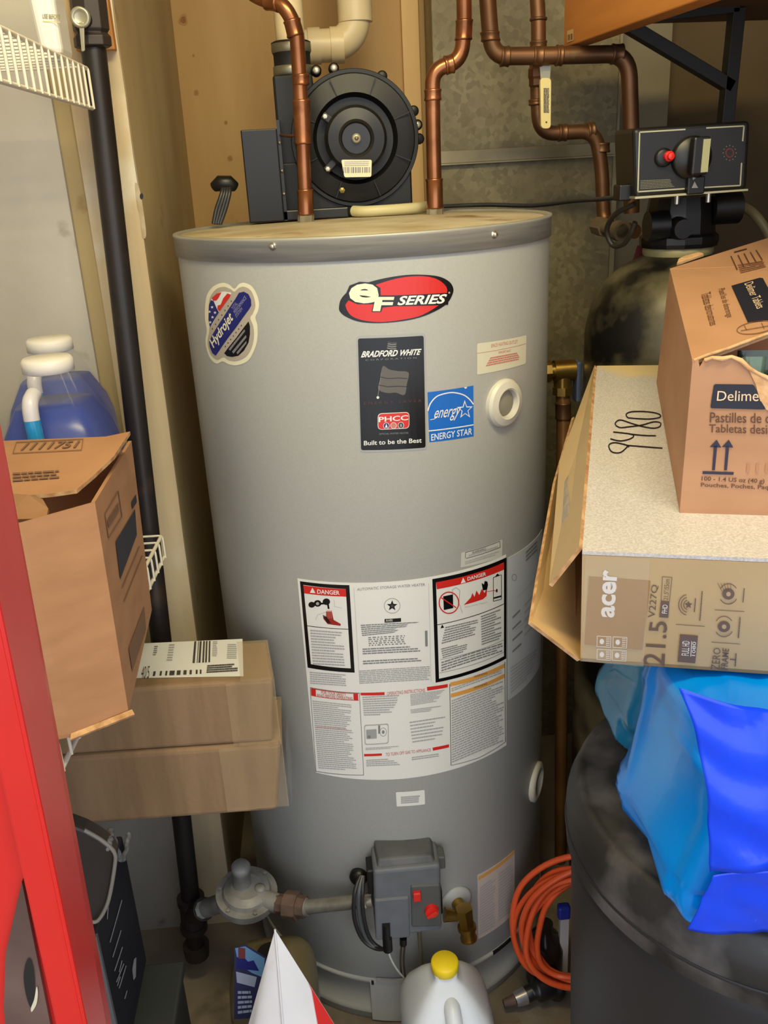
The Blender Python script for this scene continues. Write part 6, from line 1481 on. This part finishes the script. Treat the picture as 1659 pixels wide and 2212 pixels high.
def bag_pt(w, s_):
    p_ = Tp*w+(Rb*(1-s_)+Rr*s_)*(1-w); ins = min(w, (1-w)*(1-s_), (1-w)*s_)*3; dirv = Vector((0, -1, 0.2))
    return p_+dirv*(0.010*ins+0.006*ins*noise.noise(p_*14+Vector((2, 0, 0))))+Vector((0.0006, -0.0022, 0.0004))
red = MB(); vs = []; NR = 26; NC = 8
for i in range(NR+1):
    w = 0.80*(1-i/NR)
    a_ = (0.034/(1-w)-offs)/lrb; b_ = (0.070/(1-w)-offs)/lrb
    a_ = min(max(a_, 0), 1); b_ = min(max(b_, 0), 1)
    for j in range(NC+1): vs.append(bag_pt(w, a_+(b_-a_)*j/NC))
red.add(vs, [(i*(NC+1)+j, (i+1)*(NC+1)+j, (i+1)*(NC+1)+j+1, i*(NC+1)+j+1) for i in range(NR) for j in range(NC)], 0, True); red.build('red_stripe', M('red_paper', (212, 36, 34), rough=0.5), pb)
# amber-grey jug with a blue label
bj = thing('amber_jug', (-0.232, -0.345, 0.0), 'murky tan plastic jug with a blue label beneath the regulator', 'jug')
m_amb = M('murky_plastic', (112, 102, 74), (96, 86, 62), rough=0.3, scale=4, sss=0.1)
jb_ = MB(); jb_.lathe([(0.066, 0.0), (0.070, 0.006), (0.070, 0.186), (0.068, 0.212), (0.056, 0.236), (0.034, 0.250), (0.020, 0.254), (0.019, 0.258)], (-0.232, -0.345, 0), n=56, sq=0.8); jb_.build('body', m_amb, bj)
MB().tube(catmull([(-0.196, -0.380, 0.206), (-0.180, -0.402, 0.205), (-0.170, -0.420, 0.175), (-0.170, -0.422, 0.120), (-0.174, -0.412, 0.085)], 8), 0.012, 14).build('handle', m_amb, bj)
MB().cyl((-0.232, -0.345, 0.252), (-0.232, -0.345, 0.262), 0.021, n=28).build('cap', m_blkpl, bj)
psj = PlaneSurf((-0.30, -0.4160, 0.05), (-0.2, -0.4160, 0.05), (-0.30, -0.4160, 0.2))
def f_j(p):
    p.poly([(508, 2046), (530, 2042), (552, 2056), (572, 2068), (570, 2110), (545, 2100), (515, 2080)], M('label_sky', (96, 140, 186), rough=0.4), 1)
    p.poly([(512, 2066), (522, 2060), (536, 2075), (548, 2072), (560, 2095), (512, 2090)], NV, 2); p.quad([(515, 2068), (530, 2068), (530, 2046), (515, 2044)], M('label_maroon', (112, 52, 56), rough=0.4), 3)
    p.poly([(510, 2096), (555, 2108), (550, 2130), (512, 2120)], M('label_haze', (150, 160, 186), rough=0.4), 2); p.rows([(514, 2190), (545, 2186), (545, 2136), (514, 2136)], 5, M('label_haze', (150, 160, 186)), 2, wmin=0.2, wmax=0.5, seed=9)
sticker('label', 'blue product label', [(506, 2200), (566, 2196), (576, 2066), (530, 2038), (506, 2046)], M('label_deepblue', (40, 44, 84), rough=0.4), f_j, surf=psj, parent=bj, base=0.0016)
# orange extension cord coil
m_or = M('orange_cord', (224, 92, 48), (212, 80, 40), rough=0.35, scale=10)
cpts = []; NL = 7
for i in range(NL*14+1):
    k = i//14; a = 2*math.pi*(i % 14)/14+math.pi
    sh = ((k*4) % 7)/6.0
    rx_ = 0.112-0.050*sh+0.003*math.sin(i*1.7); rz_ = 0.135-0.036*sh+0.004*math.cos(i*1.1)
    x = 0.287-0.012*sh-rx_*math.cos(a)+0.020*math.sin(a); z = 0.195+0.006*math.sin(k*2.0)+rz_*math.sin(a)
    y = -0.285-0.030*k/6+0.030*math.cos(a)+0.008*math.sin(a*2+k)
    cpts.append(Vector((x, y, max(z, 0.0055))))
MB().tube(catmull(cpts, 5), 0.0052, 10).build('extension_cord', m_or, label='coiled orange extension cord hanging between heater and charcoal tank', category='cord')
# clutter in the right foot corner
wsx = P(1213, 2100, 1, -0.235)
MB().box((wsx.x-0.006, -0.240, 0.0), (wsx.x+0.010, -0.228, P(1214, 1960, 1, -0.235).z)).build('plastic_strip', M('white_strip', (196, 194, 190), rough=0.4), label='upright white plastic strip behind the orange cord', category='strip', bevel=0.001)
c = P(1219, 1972, 1, -0.252); MB().box((c.x-0.011, -0.256, c.z-0.014), (c.x+0.011, -0.2405, c.z+0.014)).build('cord_clip', M('blue_clip', (34, 50, 150), rough=0.4), label='small blue clip on the white strip', category='clip', bevel=0.004)
pg = thing('rubber_plug', (0.215, -0.290, 0.0), 'black rubber plug with a silver collar on the floor', 'plug')
a = P(1135, 2150, 2, 0.030); b2 = P(1205, 2128, 2, 0.032)
MB().tube(catmull([a, a.lerp(b2, 0.25)+Vector((0, 0, 0.004)), a.lerp(b2, 0.7)+Vector((0, 0, 0.006)), b2], 6), [0.014]*7+[0.022]*8+[0.026]*4, 16).build('body', M('black_rubber_plug', (30, 28, 28), rough=0.35), pg)
a2 = P(1112, 2160, 2, 0.028); MB().cyl(a2, a, 0.013, 0.015, n=16).build('collar', M('foil_silver', (188, 188, 192), rough=0.25, metal=0.8), pg)
MB().cyl(P(1088, 2168, 2, 0.026), a2, 0.007, 0.010, n=12).build('tip', m_rust, pg)
bb = thing('dark_bottle', (0.242, -0.226, 0.0), 'dark bottle standing behind the orange cord', 'bottle')
MB().lathe([(0.030, 0.0), (0.033, 0.006), (0.033, 0.08), (0.026, 0.105), (0.014, 0.120), (0.014, 0.135)], (0.242, -0.226, 0.0), n=28).build('body', M('dark_brown_glass', (40, 34, 32), rough=0.2), bb)
# crumpled foil and tan scraps
def scrap(name, label, cat, c, sx_, sy_, h_, mat, seed, n=12):
    vs = []; c = Vector(c)
    for i in range(n+1):
        for j in range(n+1):
            u, v = i/n*2-1, j/n*2-1
            vs.append(c+Vector((u*sx_, v*sy_, 0.004+h_*(1-max(abs(u), abs(v))**2)*(0.6+0.7*noise.noise(Vector((u*2.2+seed, v*2.2, seed)))))))
    o_ = len(vs); vs += [Vector((v.x, v.y, c.z+0.0005)) for v in vs]
    k = n+1; fs = [(i*k+j, (i+1)*k+j, (i+1)*k+j+1, i*k+j+1) for i in range(n) for j in range(n)]+[(o_+i*k+j+1, o_+(i+1)*k+j+1, o_+(i+1)*k+j, o_+i*k+j) for i in range(n) for j in range(n)]
    for i in range(n):
        fs += [(i*k, o_+i*k, o_+(i+1)*k, (i+1)*k), ((i+1)*k+n, o_+(i+1)*k+n, o_+i*k+n, i*k+n), (i+1, o_+i+1, o_+i, i), (n*k+i, o_+n*k+i, o_+n*k+i+1, n*k+i+1)]
    s = MB(); s.add(vs, fs, 0, False); return s.build(name, mat, label=label, category=cat)
scrap('foil_wrapper', 'crumpled silver foil wrapper on the floor by the cord', 'wrapper', (0.218, -0.392, 0.0), 0.036, 0.045, 0.060, M('crumpled_foil', (196, 198, 204), rough=0.22, metal=0.7), 2.0)
scrap('paper_scrap', 'tan paper scrap beside the milk jug', 'scrap', (0.150, -0.350, 0.0), 0.030, 0.040, 0.030, M('tan_paper', (188, 162, 140), rough=0.7), 5.0)
scrap('red_scrap', 'small red and white packet at the foot of the charcoal tank', 'packet', (0.262, -0.385, 0.0), 0.014, 0.030, 0.055, M('red_packet', (196, 66, 44), (214, 200, 190), rough=0.4, scale=30), 7.0, 8)
